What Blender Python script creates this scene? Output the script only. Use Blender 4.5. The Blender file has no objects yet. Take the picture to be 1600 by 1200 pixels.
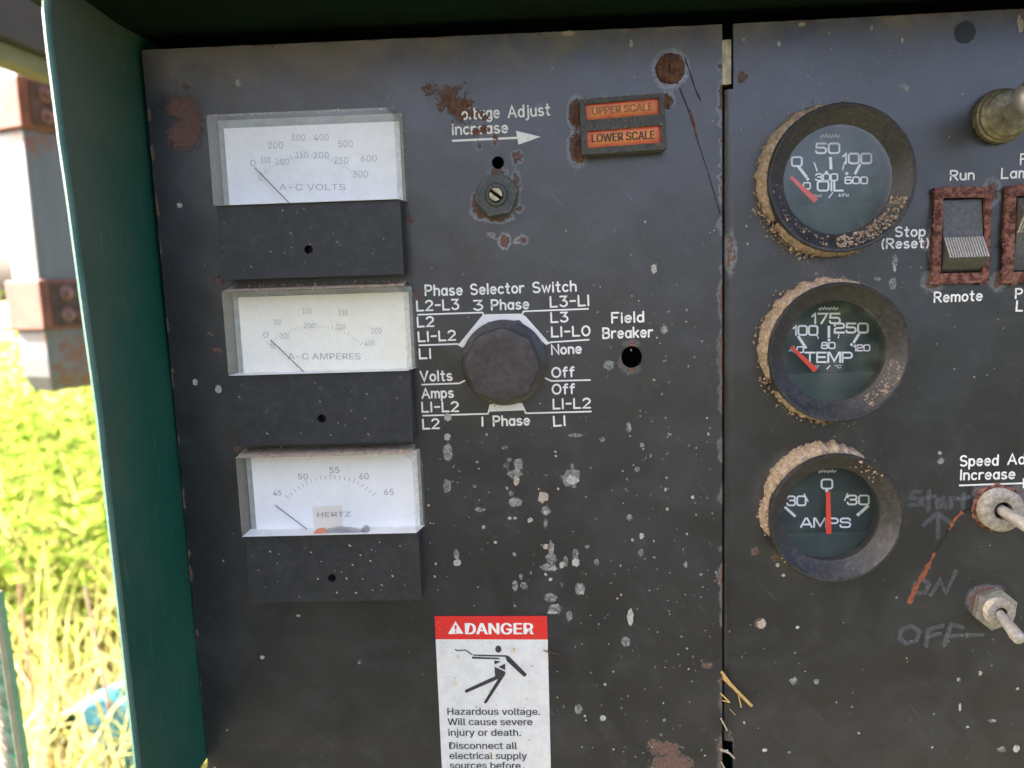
import bpy, bmesh, math, random
import numpy as np
from mathutils import Vector, Matrix, noise as mnoise
from mathutils.geometry import delaunay_2d_cdt
R = math.radians
random.seed(7)
scn = bpy.context.scene
COL = scn.collection

# ------------------------------------------------------------------ camera
F, CU, CV, DIST = 1250.0, 800.0, 600.0, 0.33      # focal length and centre in photo pixels, metres to the panel
VH, VV = np.array([-28500., 770., F]), np.array([328., 9540., F])
ex = -VH / np.linalg.norm(VH)
dn = VV / np.linalg.norm(VV)
dn = dn - 0.5 * ex * (ex @ dn); ex = ex - dn * (ex @ dn); ex /= np.linalg.norm(ex); dn /= np.linalg.norm(dn)
ey = np.cross(ex, dn); ez = -dn
def c2w(v):
    return np.array([v @ ex, v @ ey, v @ ez])
CAM = -DIST * c2w(np.array([0, 0, 1.0]))
def ray(u, v):
    return c2w(np.array([(u - CU) / F, (v - CV) / F, 1.0]))
def P(u, v, h=0.0):
    """photo pixel -> (x, z) on the plane h metres in front of the panel"""
    d = ray(u, v); t = (-h - CAM[1]) / d[1]
    p = CAM + t * d
    return (p[0], p[2])
def W(u, v, Y):
    d = ray(u, v); t = (Y - CAM[1]) / d[1]
    return Vector(CAM + t * d)
cd = bpy.data.cameras.new("camera"); cam = bpy.data.objects.new("camera", cd); COL.objects.link(cam)
m = Matrix.Identity(4)
for i, a in enumerate((c2w(np.array([1., 0, 0])), -c2w(np.array([0, 1., 0])), -c2w(np.array([0, 0, 1.])))):
    for r in range(3): m[r][i] = a[r]
for r in range(3): m[r][3] = CAM[r]
cam.matrix_world = m
cd.sensor_width = 36; cd.lens = F / 1600 * 36; cd.clip_start = 0.01; cd.clip_end = 1000
cd.dof.use_dof = True; cd.dof.focus_distance = 0.325; cd.dof.aperture_fstop = 11
scn.camera = cam

# ------------------------------------------------------------------ light
SUN_EL, SUN_DIR = 38, Vector((-1.0, 0.12, 0))
wd = bpy.data.worlds.new("World"); scn.world = wd; wd.use_nodes = True
nt = wd.node_tree; bg = nt.nodes["Background"]
sky = nt.nodes.new("ShaderNodeTexSky"); sky.sky_type = 'NISHITA'; sky.sun_disc = False
sky.sun_elevation = R(SUN_EL); sky.sun_rotation = math.atan2(SUN_DIR.x, SUN_DIR.y)
sky.dust_density = 9; sky.air_density = .4; sky.ozone_density = .1
nt.links.new(sky.outputs[0], bg.inputs[0]); bg.inputs[1].default_value = 0.085
sl = bpy.data.lights.new("sun", 'SUN'); sl.energy = 4.5; sl.angle = R(0.5); sl.color = (1, .94, .84)
so = bpy.data.objects.new("sun", sl); COL.objects.link(so)
sd = SUN_DIR.normalized() * math.cos(R(SUN_EL)); sd.z = math.sin(R(SUN_EL))
so.rotation_euler = (-sd).to_track_quat('-Z', 'Y').to_euler()
so.location = (-3, 1, 6)
scn.view_settings.view_transform = 'Standard'; scn.view_settings.look = 'None'
scn.view_settings.exposure = 4.25; scn.view_settings.gamma = 1
scn.cycles.use_denoising = True
scn.cycles.max_bounces = 8; scn.cycles.transparent_max_bounces = 16
scn.cycles.caustics_reflective = False; scn.cycles.caustics_refractive = False

# ------------------------------------------------------------------ materials
class NT:
    def __init__(s, name):
        s.m = bpy.data.materials.new(name); s.m.use_nodes = True
        s.t = s.m.node_tree; s.b = s.t.nodes["Principled BSDF"]; s.out = s.t.nodes["Material Output"]
        s.tc = s.t.nodes.new("ShaderNodeTexCoord")
    def n(s, typ): return s.t.nodes.new(typ)
    def put(s, sock, v):
        if hasattr(v, 'node'): s.t.links.new(v, sock)
        elif isinstance(v, (tuple, list)):
            sock.default_value = (*v, 1) if len(sock.default_value) == 4 and len(v) == 3 else v
        else: sock.default_value = v
    def noise(s, scale, detail=4, rough=.6, dist=0, stretch=None, seed=0):
        x = s.n("ShaderNodeTexNoise"); x.inputs['Scale'].default_value = scale; x.inputs['Detail'].default_value = detail
        x.inputs['Roughness'].default_value = rough; x.inputs['Distortion'].default_value = dist
        mp = s.n("ShaderNodeMapping"); s.t.links.new(s.tc.outputs['Object'], mp.inputs[0])
        if stretch: mp.inputs['Scale'].default_value = stretch
        mp.inputs['Location'].default_value = (seed * 1.37, seed * .77, seed * .31)
        s.t.links.new(mp.outputs[0], x.inputs['Vector'])
        return x.outputs['Fac']
    def streak(s, scale, ang, ratio=12, seed=0):
        x = s.n("ShaderNodeTexNoise"); x.inputs['Scale'].default_value = scale; x.inputs['Detail'].default_value = 3
        m1 = s.n("ShaderNodeMapping"); m1.inputs['Rotation'].default_value = (0, ang, 0)
        m2 = s.n("ShaderNodeMapping"); m2.inputs['Scale'].default_value = (1, 1, 1.0 / ratio); m2.inputs['Location'].default_value = (seed, seed, 0)
        s.t.links.new(s.tc.outputs['Object'], m1.inputs[0]); s.t.links.new(m1.outputs[0], m2.inputs[0]); s.t.links.new(m2.outputs[0], x.inputs['Vector'])
        return x.outputs['Fac']
    def attr(s, name):
        x = s.n("ShaderNodeAttribute"); x.attribute_name = name; return x.outputs['Fac']
    def math(s, op, a, b=0.0, c=None):
        x = s.n("ShaderNodeMath"); x.operation = op; s.put(x.inputs[0], a); s.put(x.inputs[1], b)
        if c is not None: s.put(x.inputs[2], c)
        return x.outputs[0]
    def step(s, v, lo, hi, a=0., b=1.):
        x = s.n("ShaderNodeMapRange"); x.interpolation_type = 'SMOOTHSTEP'; s.put(x.inputs['Value'], v)
        x.inputs['From Min'].default_value = lo; x.inputs['From Max'].default_value = hi
        x.inputs['To Min'].default_value = a; x.inputs['To Max'].default_value = b
        return x.outputs['Result']
    def mix(s, f, a, b):
        x = s.n("ShaderNodeMix"); x.data_type = 'RGBA'
        s.put(x.inputs[0], f); s.put(x.inputs[6], a); s.put(x.inputs[7], b); return x.outputs[2]
    def mixf(s, f, a, b):
        x = s.n("ShaderNodeMix"); x.data_type = 'FLOAT'
        s.put(x.inputs[0], f); s.put(x.inputs[2], a); s.put(x.inputs[3], b); return x.outputs[0]
    def bump(s, hgt, dist, strength=1.0):
        x = s.n("ShaderNodeBump"); s.put(x.inputs['Height'], hgt); x.inputs['Distance'].default_value = dist; x.inputs['Strength'].default_value = strength
        s.t.links.new(x.outputs[0], s.b.inputs['Normal'])
    def set(s, **k):
        for kk, v in k.items():
            s.put(s.b.inputs[{'col': 'Base Color', 'rough': 'Roughness', 'metal': 'Metallic', 'spec': 'Specular IOR Level', 'trans': 'Transmission Weight', 'ior': 'IOR', 'alpha': 'Alpha'}[kk]], v)
        return s.m
RUST_A, RUST_B = (.085, .040, .028), (.18, .090, .060)
DUST = (.30, .25, .185)

def panel_mat(name, tint):
    a = NT(name)
    nf = a.noise(900, 6, .7); nm = a.noise(160, 5, .65); nl = a.noise(22, 4, .6, seed=3)
    st = a.streak(700, R(42), 14)
    nk = a.noise(420, 6, .75, dist=.6, seed=7)
    r = a.math('ADD', a.attr('rust'), a.math('ADD', a.math('MULTIPLY', a.math('SUBTRACT', nk, .5), 1.25), a.math('MULTIPLY', a.math('SUBTRACT', nf, .5), .7)))
    r = a.math('MULTIPLY', r, a.step(a.attr('rust'), .02, .3))
    rust = a.step(r, .42, .52); halo = a.math('SUBTRACT', a.step(r, .06, .42), rust)
    paint = a.mix(a.step(nl, .35, .7), tint, tuple(c * 1.45 for c in tint))
    oz = a.noise(38, 6, .7, dist=1.2, seed=9)
    paint = a.mix(a.math('MULTIPLY', a.step(oz, .42, .72), .5), paint, (.042, .044, .048))
    sc = a.math('MULTIPLY', a.step(st, .60, .74), a.step(nm, .42, .66))
    paint = a.mix(a.math('MULTIPLY', sc, .22), paint, (.22, .22, .21))
    d = a.math('ADD', a.attr('dust'), a.math('MULTIPLY', a.math('SUBTRACT', nm, .5), .5))
    d = a.math('MULTIPLY', a.step(d, .12, 1.0), .5)
    col = a.mix(d, paint, DUST)
    col = a.mix(a.math('MULTIPLY', a.math('MULTIPLY', halo, a.attr('pale')), .75), col, (.34, .35, .38))
    col = a.mix(rust, col, a.mix(a.step(nf, .3, .7), RUST_A, RUST_B))
    a.set(col=col, spec=1.0)
    ro = a.mixf(rust, a.math('ADD', a.math('MULTIPLY', nl, .22), .23), .9)
    a.put(a.b.inputs['Roughness'], a.mixf(d, ro, .8))
    hb = a.math('ADD', a.math('MULTIPLY', nf, a.mixf(rust, .10, 2.6)), a.math('MULTIPLY', nm, .22))
    wv = a.noise(26, 2, .5, seed=12); hb = a.math('ADD', hb, a.math('MULTIPLY', wv, 2.6))
    a.bump(hb, .0005, .55)
    return a.m
M = {}
M['panel'] = panel_mat('black_panel_paint', (.0105, .0112, .0130))
M['panel2'] = panel_mat('black_panel_paint_second', (.0100, .0108, .0120))

def simple(name, col, col2=None, rough=.5, scale=300, metal=0, spec=.5, bump=0, dusty=0, r2=None, stretch=None, lo=.35, hi=.65):
    a = NT(name); n1 = a.noise(scale, 5, .65, stretch=stretch)
    c = a.mix(a.step(n1, lo, hi), col, col2 or tuple(x * .75 for x in col))
    if dusty:
        n2 = a.noise(scale * 2.3, 6, .7, seed=5)
        c = a.mix(a.math('MULTIPLY', a.step(n2, .45, .72), dusty), c, DUST)
    a.set(col=c, rough=a.mixf(n1, rough, r2 if r2 is not None else min(1, rough + .15)), metal=metal, spec=spec)
    if bump: a.bump(n1, bump, .6)
    return a.m
def worn_print(name, col, wear=.5):
    a = NT(name); n1 = a.noise(1500, 4, .7); n2 = a.noise(260, 3, .6, seed=2)
    w = a.step(a.math('ADD', n1, a.math('MULTIPLY', n2, .5)), .95 - wear * .25, 1.05 - wear * .2)
    a.set(col=a.mix(w, col, (.10, .10, .10)), rough=.6, spec=.3); return a.m
M['print'] = worn_print('cream_lettering_paint', (.78, .77, .71), .35)
M['print_bright'] = worn_print('white_lettering_paint', (.84, .83, .78), .1)
a = NT('chalk_scrawl'); n_ = a.noise(1400, 4, .7)
a.set(col=(.19, .195, .205), rough=.95, spec=.1, alpha=a.step(n_, .34, .66, .10, .62)); M['chalk'] = a.m
M['plastic_black'] = simple('meter_cover_black', (.018, .020, .022), (.026, .028, .031), .42, 120, dusty=.06, bump=.00008)
M['plug'] = simple('touched_up_paint', (.014, .015, .017), (.02, .021, .023), .42, 300)
M['fleck'] = simple('grey_brown_fleck', (.22, .19, .15), (.36, .33, .28), .9, 900)
M['knob'] = simple('knob_bakelite', (.033, .027, .027), (.046, .039, .039), .45, 240, dusty=.10, bump=.0001)
M['skirt'] = simple('knob_skirt_black', (.018, .018, .018), (.03, .03, .03), .35, 200, dusty=.15)
M['bezel'] = simple('bezel_black', (.015, .015, .017), (.026, .026, .028), .42, 260, dusty=.16, spec=.4, bump=.0001)
M['dial_black'] = simple('dial_dark', (.013, .034, .035), (.018, .040, .041), .6, 60)
M['dial_cover'] = simple('dial_lower_cover', (.020, .042, .042), (.025, .048, .047), .5, 60)
M['dial_print'] = simple('dial_white_print', (.92, .93, .93), (.88, .90, .90), .6)
M['needle_red'] = simple('needle_red', (.85, .045, .02), (.80, .06, .03), .45)
M['needle_dark'] = simple('needle_dark', (.10, .10, .10), None, .5)
M['paper'] = simple('dial_paper', (.90, .90, .88), (.86, .86, .845), .6, 90)
M['paper_warm'] = simple('dial_paper_yellowed', (.90, .88, .78), (.88, .85, .70), .6, 30)
M['back_plate'] = simple('meter_back_plate', (.36, .39, .36), (.28, .30, .27), .6, 200)
M['shelf'] = simple('cover_shelf_pale', (.78, .78, .76), (.70, .70, .68), .5, 90)
M['ink'] = simple('faded_grey_ink', (.34, .34, .34), (.48, .48, .48), .7, 900)
M['ink_dark'] = simple('grey_ink', (.22, .22, .24), (.36, .36, .38), .7, 900)
M['patch'] = simple('yellowed_paper', (.80, .74, .62), (.76, .71, .62), .7)
M['red_part'] = simple('orange_pivot', (.75, .24, .10), None, .5)
M['grey_metal'] = simple('grey_metal', (.30, .31, .32), (.42, .42, .42), .4, 500, metal=.6)
M['mud'] = simple('dried_mud', (.46, .36, .26), (.26, .195, .135), .95, 700, spec=.1, bump=.0008)
M['dust_m'] = simple('settled_dust', (.55, .43, .32), (.36, .275, .20), .95, 900, spec=.1, bump=.0006)
M['rust'] = simple('rust', RUST_A, RUST_B, .9, 500, spec=.2, bump=.0007)
M['rust_bright'] = simple('orange_rust', (.34, .12, .05), (.22, .085, .045), .9, 500, spec=.2, bump=.0006)
M['rust_frame'] = simple('rusted_switch_frame', (.27, .125, .09), (.085, .034, .027), .85, 420, spec=.25, bump=.0012, lo=.38, hi=.62)
M['spat_white'] = simple('dried_splash_white', (.50, .49, .42), (.27, .27, .25), .8, 900)
M['spat_tan'] = simple('dried_splash_tan', (.48, .40, .30), (.32, .27, .21), .85, 900)
a = NT('dried_splash_film'); n_ = a.noise(420, 4, .6, dist=.8)
a.set(col=(.46, .46, .43), rough=.8, alpha=a.step(n_, .32, .68, .12, .62)); M['spat_grey'] = a.m
M['housing'] = simple('indicator_housing', (.030, .033, .029), (.055, .056, .048), .6, 420, dusty=.28, bump=.0003)
M['nut_paint'] = simple('painted_nut', (.032, .039, .037), (.062, .068, .062), .45, 500, dusty=.25, bump=.0003)
M['brass'] = simple('dull_brass', (.52, .45, .29), (.34, .30, .20), .42, 700, metal=.75)
M['slot'] = simple('slot_dark', (.02, .018, .015), None, .8)
M['zinc'] = simple('zinc_plate', (.50, .49, .47), (.36, .34, .30), .38, 420, metal=.85, dusty=.25)
M['threads'] = simple('dirty_thread', (.46, .42, .36), (.27, .24, .19), .55, 600, metal=.5, dusty=.5, bump=.0002)
M['lever'] = simple('lever_metal', (.46, .44, .41), (.34, .32, .29), .42, 380, metal=.5, dusty=.12)
M['olive_metal'] = simple('tarnished_bushing', (.23, .205, .12), (.11, .10, .06), .45, 420, metal=.45, dusty=.35, bump=.0004)
M['rocker'] = simple('rocker_dark', (.055, .058, .056), (.09, .09, .084), .42, 500, dusty=.22, bump=.0001)
M['rocker_rib'] = simple('rocker_rib_worn', (.50, .47, .43), (.38, .35, .31), .5, 900)
M['rocker_side'] = simple('rocker_side', (.15, .135, .10), (.10, .09, .07), .5, 300, dusty=.3)
M['green'] = None
a = NT('green_cabinet_paint'); n1 = a.noise(30, 5, .6); n2 = a.noise(400, 5, .7); st = a.streak(260, R(8), 10)
g = a.mix(a.step(n1, .3, .7), (.006, .068, .046), (.011, .078, .056))
g = a.mix(a.math('MULTIPLY', a.step(a.math('ADD', a.attr('dust'), a.math('MULTIPLY', a.math('SUBTRACT', n1, .5), .7)), .1, 1.), .75), g, (.085, .090, .064))
g = a.mix(a.math('MULTIPLY', a.step(st, .62, .78), .12), g, (.3, .36, .32))
a.set(col=g, rough=a.math('ADD', a.math('MULTIPLY', n2, .2), .45), spec=.25); a.bump(n2, .0003, .4); M['green'] = a.m
M['green_shaded'] = simple('shaded_green_paint', (.0015, .011, .004), (.002, .006, .002), .8, 40, spec=.12)  # cabinet green darkened: the shade under the roof is put into the colour
M['green_lip'] = simple('green_lip_worn', (.022, .10, .08), (.07, .135, .11), .45, 220, dusty=.2, stretch=(1, 1, .15))
M['dark'] = simple('dark_interior', (.010, .012, .010), None, .9)
a = NT('amber_lens'); n1 = a.noise(260, 3, .6); n2 = a.noise(1100, 4, .6, seed=4)
c = a.mix(a.math('ADD', a.math('MULTIPLY', a.attr('edge'), .85), a.math('MULTIPLY', a.math('SUBTRACT', n1, .5), .8)), (.72, .27, .06), (.62, .055, .025))
c = a.mix(a.math('MULTIPLY', a.step(n2, .5, .75), .3), c, (.42, .27, .16))
a.set(col=c, rough=.42, spec=.4); M['amber'] = a.m
M['lens_ink'] = worn_print('lens_lettering', (.09, .055, .035), .3)
M['lens_ink_faded'] = worn_print('lens_lettering_faded', (.30, .13, .06), .3)
M['st_white'] = simple('sticker_white', (.74, .74, .71), (.66, .665, .64), .5, 160, dusty=.10)
M['st_red'] = simple('sticker_red', (.72, .022, .018), (.66, .03, .025), .45, 160)
M['st_black'] = simple('sticker_black_ink', (.025, .025, .028), (.04, .04, .04), .5)
M['st_grey'] = worn_print('sticker_text_ink', (.07, .07, .075), .1)
M['seam_metal'] = simple('scuffed_bright_metal', (.62, .55, .38), (.36, .31, .22), .5, 420, metal=.35, stretch=(1, 1, .5))
M['straw'] = simple('dry_straw', (.62, .40, .15), (.48, .30, .11), .7, 500)
M['twig'] = simple('dark_twig', (.10, .055, .035), None, .8)
def glass_mat(name, haze, hcol, rough=.06, tint=(1, 1, 1), fk=1.4, flatten=False):
    a = NT(name); tr = a.n("ShaderNodeBsdfTransparent"); gl = a.n("ShaderNodeBsdfGlossy"); df = a.n("ShaderNodeBsdfDiffuse")
    tr.inputs[0].default_value = (*tint, 1); gl.inputs['Roughness'].default_value = rough; df.inputs[0].default_value = (*hcol, 1)
    fr = a.n("ShaderNodeFresnel"); fr.inputs[0].default_value = 1.5
    n1 = a.noise(240, 5, .7); n2 = a.streak(900, R(42), 10)
    hz = a.math('MULTIPLY', a.math('ADD', a.step(n1, .3, .75, .75 if flatten else .4, 1.25 if flatten else 1.5), a.step(n2, .58, .75, 0, .45 if flatten else 1.2)), haze)
    tl = a.n("ShaderNodeBsdfTranslucent"); tl.inputs[0].default_value = (*hcol, 1); m0 = a.n("ShaderNodeMixShader"); m0.inputs[0].default_value = .35
    a.t.links.new(df.outputs[0], m0.inputs[1]); a.t.links.new(tl.outputs[0], m0.inputs[2])
    m1 = a.n("ShaderNodeMixShader"); a.put(m1.inputs[0], hz); a.t.links.new(tr.outputs[0], m1.inputs[1]); a.t.links.new(m0.outputs[0], m1.inputs[2])
    m2 = a.n("ShaderNodeAddShader"); fm = a.n("ShaderNodeCombineColor"); fv = a.math('MULTIPLY', fr.outputs[0], fk)
    for q in range(3): a.put(fm.inputs[q], fv)
    a.t.links.new(fm.outputs[0], gl.inputs[0]); a.t.links.new(m1.outputs[0], m2.inputs[0]); a.t.links.new(gl.outputs[0], m2.inputs[1])
    a.t.links.new(m2.outputs[0], a.out.inputs[0]); return a.m
for k_, hz_ in ((1, .12), (2, .11), (3, .05)): M['meter_glass%d' % k_] = glass_mat('scuffed_clear_cover', hz_, ((.92, .93, .92), (.92, .92, .84), (.92, .93, .93))[k_ - 1], .12, fk=1.0, flatten=True)
M['gauge_glass_sky'] = glass_mat('gauge_glass_sky_haze', .085, (.50, .68, .72), .08)  # sky reflection on the top gauge painted in as pale teal haze
M['gauge_glass'] = glass_mat('gauge_glass', .02, (.55, .66, .66), .05)
a = NT('cover_side'); tr = a.n("ShaderNodeBsdfTransparent"); mx = a.n("ShaderNodeMixShader"); n1 = a.noise(300, 5, .7)
a.set(col=a.mix(a.step(n1, .35, .65), (.56, .54, .44), (.46, .42, .32)), rough=.45)
a.put(mx.inputs[0], a.step(n1, .2, .7, .08, .36)); a.t.links.new(tr.outputs[0], mx.inputs[1]); a.t.links.new(a.b.outputs[0], mx.inputs[2]); a.t.links.new(mx.outputs[0], a.out.inputs[0]); M['cover_side'] = a.m
M['beige'] = simple('beige_painted_steel', (.17, .135, .09), (.13, .105, .07), .6, 60)
M['rope'] = simple('grey_rope', (.25, .21, .17), (.16, .135, .11), .9, 200)
M['duct'] = None
a = NT('weathered_steel'); n1 = a.noise(16, 5, .65, stretch=(1, 1, .12)); n2 = a.noise(40, 5, .7)
c = a.mix(n1, (.045, .048, .058), (.115, .115, .12)); c = a.mix(a.step(a.math('ADD', a.attr('rust'), a.math('MULTIPLY', a.math('SUBTRACT', n2, .5), .8)), .4, .55), c, a.mix(n2, (.15, .05, .026), (.10, .036, .02)))
a.set(col=c, rough=.55, metal=.15); M['duct'] = a.m
M['strap'] = simple('rusty_strap', (.16, .052, .032), (.10, .034, .022), .85, 18)
M['strap_shaded'] = simple('rust_brown_shaded', (.075, .036, .028), (.04, .02, .016), .9, 40)  # rust brown with the straps' shaded side painted into it
M['strap_dark'] = simple('rusty_bolt', (.20, .10, .085), (.11, .05, .042), .8, 40)
M['olive'] = simple('olive_beam_paint', (.11, .09, .04), (.085, .07, .032), .7, 20)
M['brown'] = simple('dark_brown_underside', (.022, .014, .012), (.03, .02, .017), .8, 20)
M['tarp'] = simple('blue_tarp', (.028, .12, .165), (.045, .15, .19), .9, 30, spec=.08)
def leaf_mat(name, c1, c2, sc, tl=.5):
    a = NT(name); n1 = a.noise(sc, 3, .6); c = a.mix(a.step(n1, .32, .66), c1, c2)
    df = a.n("ShaderNodeBsdfDiffuse"); tr = a.n("ShaderNodeBsdfTranslucent"); mx = a.n("ShaderNodeMixShader"); mx.inputs[0].default_value = tl
    a.put(df.inputs[0], c); a.put(tr.inputs[0], c)
    a.t.links.new(df.outputs[0], mx.inputs[1]); a.t.links.new(tr.outputs[0], mx.inputs[2]); a.t.links.new(mx.outputs[0], a.out.inputs[0]); return a.m
M['grass'] = leaf_mat('grass_blades', (.12, .155, .03), (.36, .30, .12), 3.2, .35)
M['weed'] = leaf_mat('weed_leaves', (.07, .13, .015), (.19, .24, .035), 6, .35)
M['hedge'] = leaf_mat('hedge_leaves', (.13, .18, .03), (.26, .28, .07), .9, .35)
a = NT('meadow_ground'); n1 = a.noise(1.2, 6, .7); n2 = a.noise(14, 5, .7)
sp_ = a.n("ShaderNodeSeparateXYZ"); a.t.links.new(a.tc.outputs['Object'], sp_.inputs[0])
yd = a.step(a.math('ADD', sp_.outputs[1], a.math('MULTIPLY', n1, .8)), -.6, .5)      # ground colour darkened in front of the cabinet to dim panel reflections, meadow beside it
a.set(col=a.mix(yd, a.mix(n2, (.030, .030, .022), (.05, .047, .034)), a.mix(a.step(n2, .35, .65), a.mix(n1, (.085, .085, .045), (.13, .115, .065)), (.055, .055, .03))), rough=.95, spec=.1); M['ground'] = a.m

# ------------------------------------------------------------------ mesh helpers
class MB:
    def __init__(s): s.v, s.f = [], []
    def add(s, vs, fs):
        b = len(s.v); s.v.extend([tuple(map(float, x)) for x in vs]); s.f.extend([tuple(b + i for i in f) for f in fs])
    def prism(s, pts, h0, h1, cap0=False):
        """polygon of (x,z) on the panel, from h0 to h1 (towards the viewer)"""
        n = len(pts); vs = [(x, -h0, z) for x, z in pts] + [(x, -h1, z) for x, z in pts]
        fs = [tuple(range(n, 2 * n))] + [(i, (i + 1) % n, n + (i + 1) % n, n + i) for i in range(n)]
        if cap0: fs.append(tuple(reversed(range(n))))
        s.add(vs, fs)
    def flat(s, pts, h):
        s.add([(x, -h, z) for x, z in pts], [tuple(range(len(pts)))])
    def frustum(s, base, h0, top, h1):
        n = len(base); vs = [(x, -h0, z) for x, z in base] + [(x, -h1, z) for x, z in top]
        s.add(vs, [tuple(range(n, 2 * n))] + [(i, (i + 1) % n, n + (i + 1) % n, n + i) for i in range(n)])
    def lathe(s, c, prof, seg=64, rf=None, a0=0, a1=2 * math.pi):
        """profile of (r,h) round the panel normal through c=(x,z)"""
        k = len(prof); vs, fs = [], []; full = abs(a1 - a0 - 2 * math.pi) < 1e-6; ns = seg if full else seg + 1
        for i in range(ns):
            t = a0 + (a1 - a0) * i / seg
            for r, h in prof:
                q = r * (rf(t, h) if rf else 1); vs.append((c[0] + q * math.cos(t), -h, c[1] + q * math.sin(t)))
        for i in range(seg):
            j = (i + 1) % ns
            for p in range(k - 1): fs.append((i * k + p, j * k + p, j * k + p + 1, i * k + p + 1))
        s.add(vs, fs)
    def disc(s, c, r, h, seg=48, ry=None):
        s.flat([(c[0] + r * math.cos(2 * math.pi * i / seg), c[1] + (ry or r) * math.sin(2 * math.pi * i / seg)) for i in range(seg)], h)
    def tube(s, pts, rad, seg=10, cap=True):
        pts = [Vector(p) for p in pts]; n = len(pts); rad = rad if isinstance(rad, (list, tuple)) else [rad] * n
        vs, fs = [], []; up = Vector((0.123, .31, 1)).normalized()
        for i, p in enumerate(pts):
            d = (pts[min(i + 1, n - 1)] - pts[max(i - 1, 0)]).normalized()
            a1 = d.cross(up).normalized(); a2 = d.cross(a1)
            for k in range(seg):
                t = 2 * math.pi * k / seg; vs.append(p + (a1 * math.cos(t) + a2 * math.sin(t)) * rad[i])
        for i in range(n - 1):
            for k in range(seg): fs.append((i * seg + k, i * seg + (k + 1) % seg, (i + 1) * seg + (k + 1) % seg, (i + 1) * seg + k))
        if cap: fs += [tuple(reversed(range(seg))), tuple(range((n - 1) * seg, n * seg))]
        s.add(vs, fs)
    def box(s, x0, x1, y0, y1, z0, z1):
        vs = [(x, y, z) for x in (x0, x1) for y in (y0, y1) for z in (z0, z1)]
        s.add(vs, [(0, 1, 3, 2), (4, 6, 7, 5), (0, 4, 5, 1), (2, 3, 7, 6), (0, 2, 6, 4), (1, 5, 7, 3)])
    def chunk(s, p, r, rng, flat=1.0):
        q = [Vector((rng.gauss(0, 1), rng.gauss(0, 1) * flat, rng.gauss(0, 1))).normalized() * r * rng.uniform(.6, 1.2) for _ in range(6)]
        q = [Vector((1, 0, 0)), Vector((-1, 0, 0)), Vector((0, 1, 0)), Vector((0, -1, 0)), Vector((0, 0, 1)), Vector((0, 0, -1))]
        rot = Matrix.Rotation(rng.uniform(0, 6.3), 3, Vector((rng.gauss(0, 1), rng.gauss(0, 1), rng.gauss(0, 1))).normalized())
        vs = []
        for d in q:
            w = rot @ (d * r * rng.uniform(.55, 1.3)); w.y *= flat; vs.append((p[0] + w.x, p[1] + w.y, p[2] + w.z))
        s.add(vs, [(0, 2, 4), (2, 1, 4), (1, 3, 4), (3, 0, 4), (2, 0, 5), (1, 2, 5), (3, 1, 5), (0, 3, 5)])
    def build(s, name, mat, parent=None, smooth=False, bevel=0, origin=None, seg=2):
        o_ = Vector(origin) if origin is not None else (parent_world(parent) if parent else Vector((0, 0, 0)))
        me = bpy.data.meshes.new(name)
        me.from_pydata([(Vector(v) - o_) for v in s.v], [], s.f); me.update()
        bm = bmesh.new(); bm.from_mesh(me); bmesh.ops.recalc_face_normals(bm, faces=bm.faces)
        bm.normal_update(); ys = [v.co.y for v in bm.verts]
        if max(ys) - min(ys) < 3e-4 and sum(f.normal.y for f in bm.faces) > 0: bmesh.ops.reverse_faces(bm, faces=bm.faces)
        bm.to_mesh(me); bm.free()
        ob = bpy.data.objects.new(name, me); COL.objects.link(ob)
        if mat: me.materials.append(M[mat] if isinstance(mat, str) else mat)
        if parent: ob.parent = parent
        else: ob.location = o_
        if smooth:
            me.polygons.foreach_set('use_smooth', [True] * len(me.polygons))
            md = ob.modifiers.new('es', 'EDGE_SPLIT'); md.split_angle = R(35)
        if bevel:
            md = ob.modifiers.new('bv', 'BEVEL'); md.width = bevel; md.segments = seg; md.limit_method = 'ANGLE'; md.angle_limit = R(40)
        return ob
def parent_world(p):
    v = Vector((0, 0, 0))
    while p: v += p.location; p = p.parent
    return v
def tag(o, label=None, cat=None, group=None, kind=None):
    if label: o['label'] = label
    if cat: o['category'] = cat
    if group: o['group'] = group
    if kind: o['kind'] = kind
    return o
def thing(name, loc, label, cat, group=None):
    o = bpy.data.objects.new(name, None); COL.objects.link(o); o.location = loc; o.empty_display_size = .01
    return tag(o, label, cat, group)
def W3(p, h): return (p[0], -h, p[1])
def rrect(x0, z0, x1, z1, r, n=5):
    out = []
    for cx, cz, a in ((x1 - r, z1 - r, 0), (x0 + r, z1 - r, 90), (x0 + r, z0 + r, 180), (x1 - r, z0 + r, 270)):
        for i in range(n + 1):
            t = R(a + 90 * i / n); out.append((cx + r * math.cos(t), cz + r * math.sin(t)))
    return out
def circ(c, r, n=32, ry=None): return [(c[0] + r * math.cos(2 * math.pi * i / n), c[1] + (ry or r) * math.sin(2 * math.pi * i / n)) for i in range(n)]
def inside(pt, poly):
    x, y = pt; c = False; n = len(poly)
    for i in range(n):
        x1, y1 = poly[i]; x2, y2 = poly[i - 1]
        if (y1 > y) != (y2 > y) and x < (x2 - x1) * (y - y1) / (y2 - y1) + x1: c = not c
    return c
def cdt_plate(outline, holes, extra=()):
    """triangulated polygon with holes; returns verts2d, tris"""
    vs, es = [], []
    for lp in [outline] + list(holes):
        b = len(vs); n = len(lp); vs += [Vector(p) for p in lp]; es += [(b + i, b + (i + 1) % n) for i in range(n)]
    vs += [Vector(p) for p in extra]
    V, E, Fc, *_ = delaunay_2d_cdt(vs, es, [], 0, 1e-7)
    out = []
    for f in Fc:
        c = sum((V[i] for i in f), Vector((0, 0))) / len(f); c = (c.x, c.y)
        if inside(c, outline) and not any(inside(c, h) for h in holes): out.append(tuple(f))
    return [(v.x, v.y) for v in V], out
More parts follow.
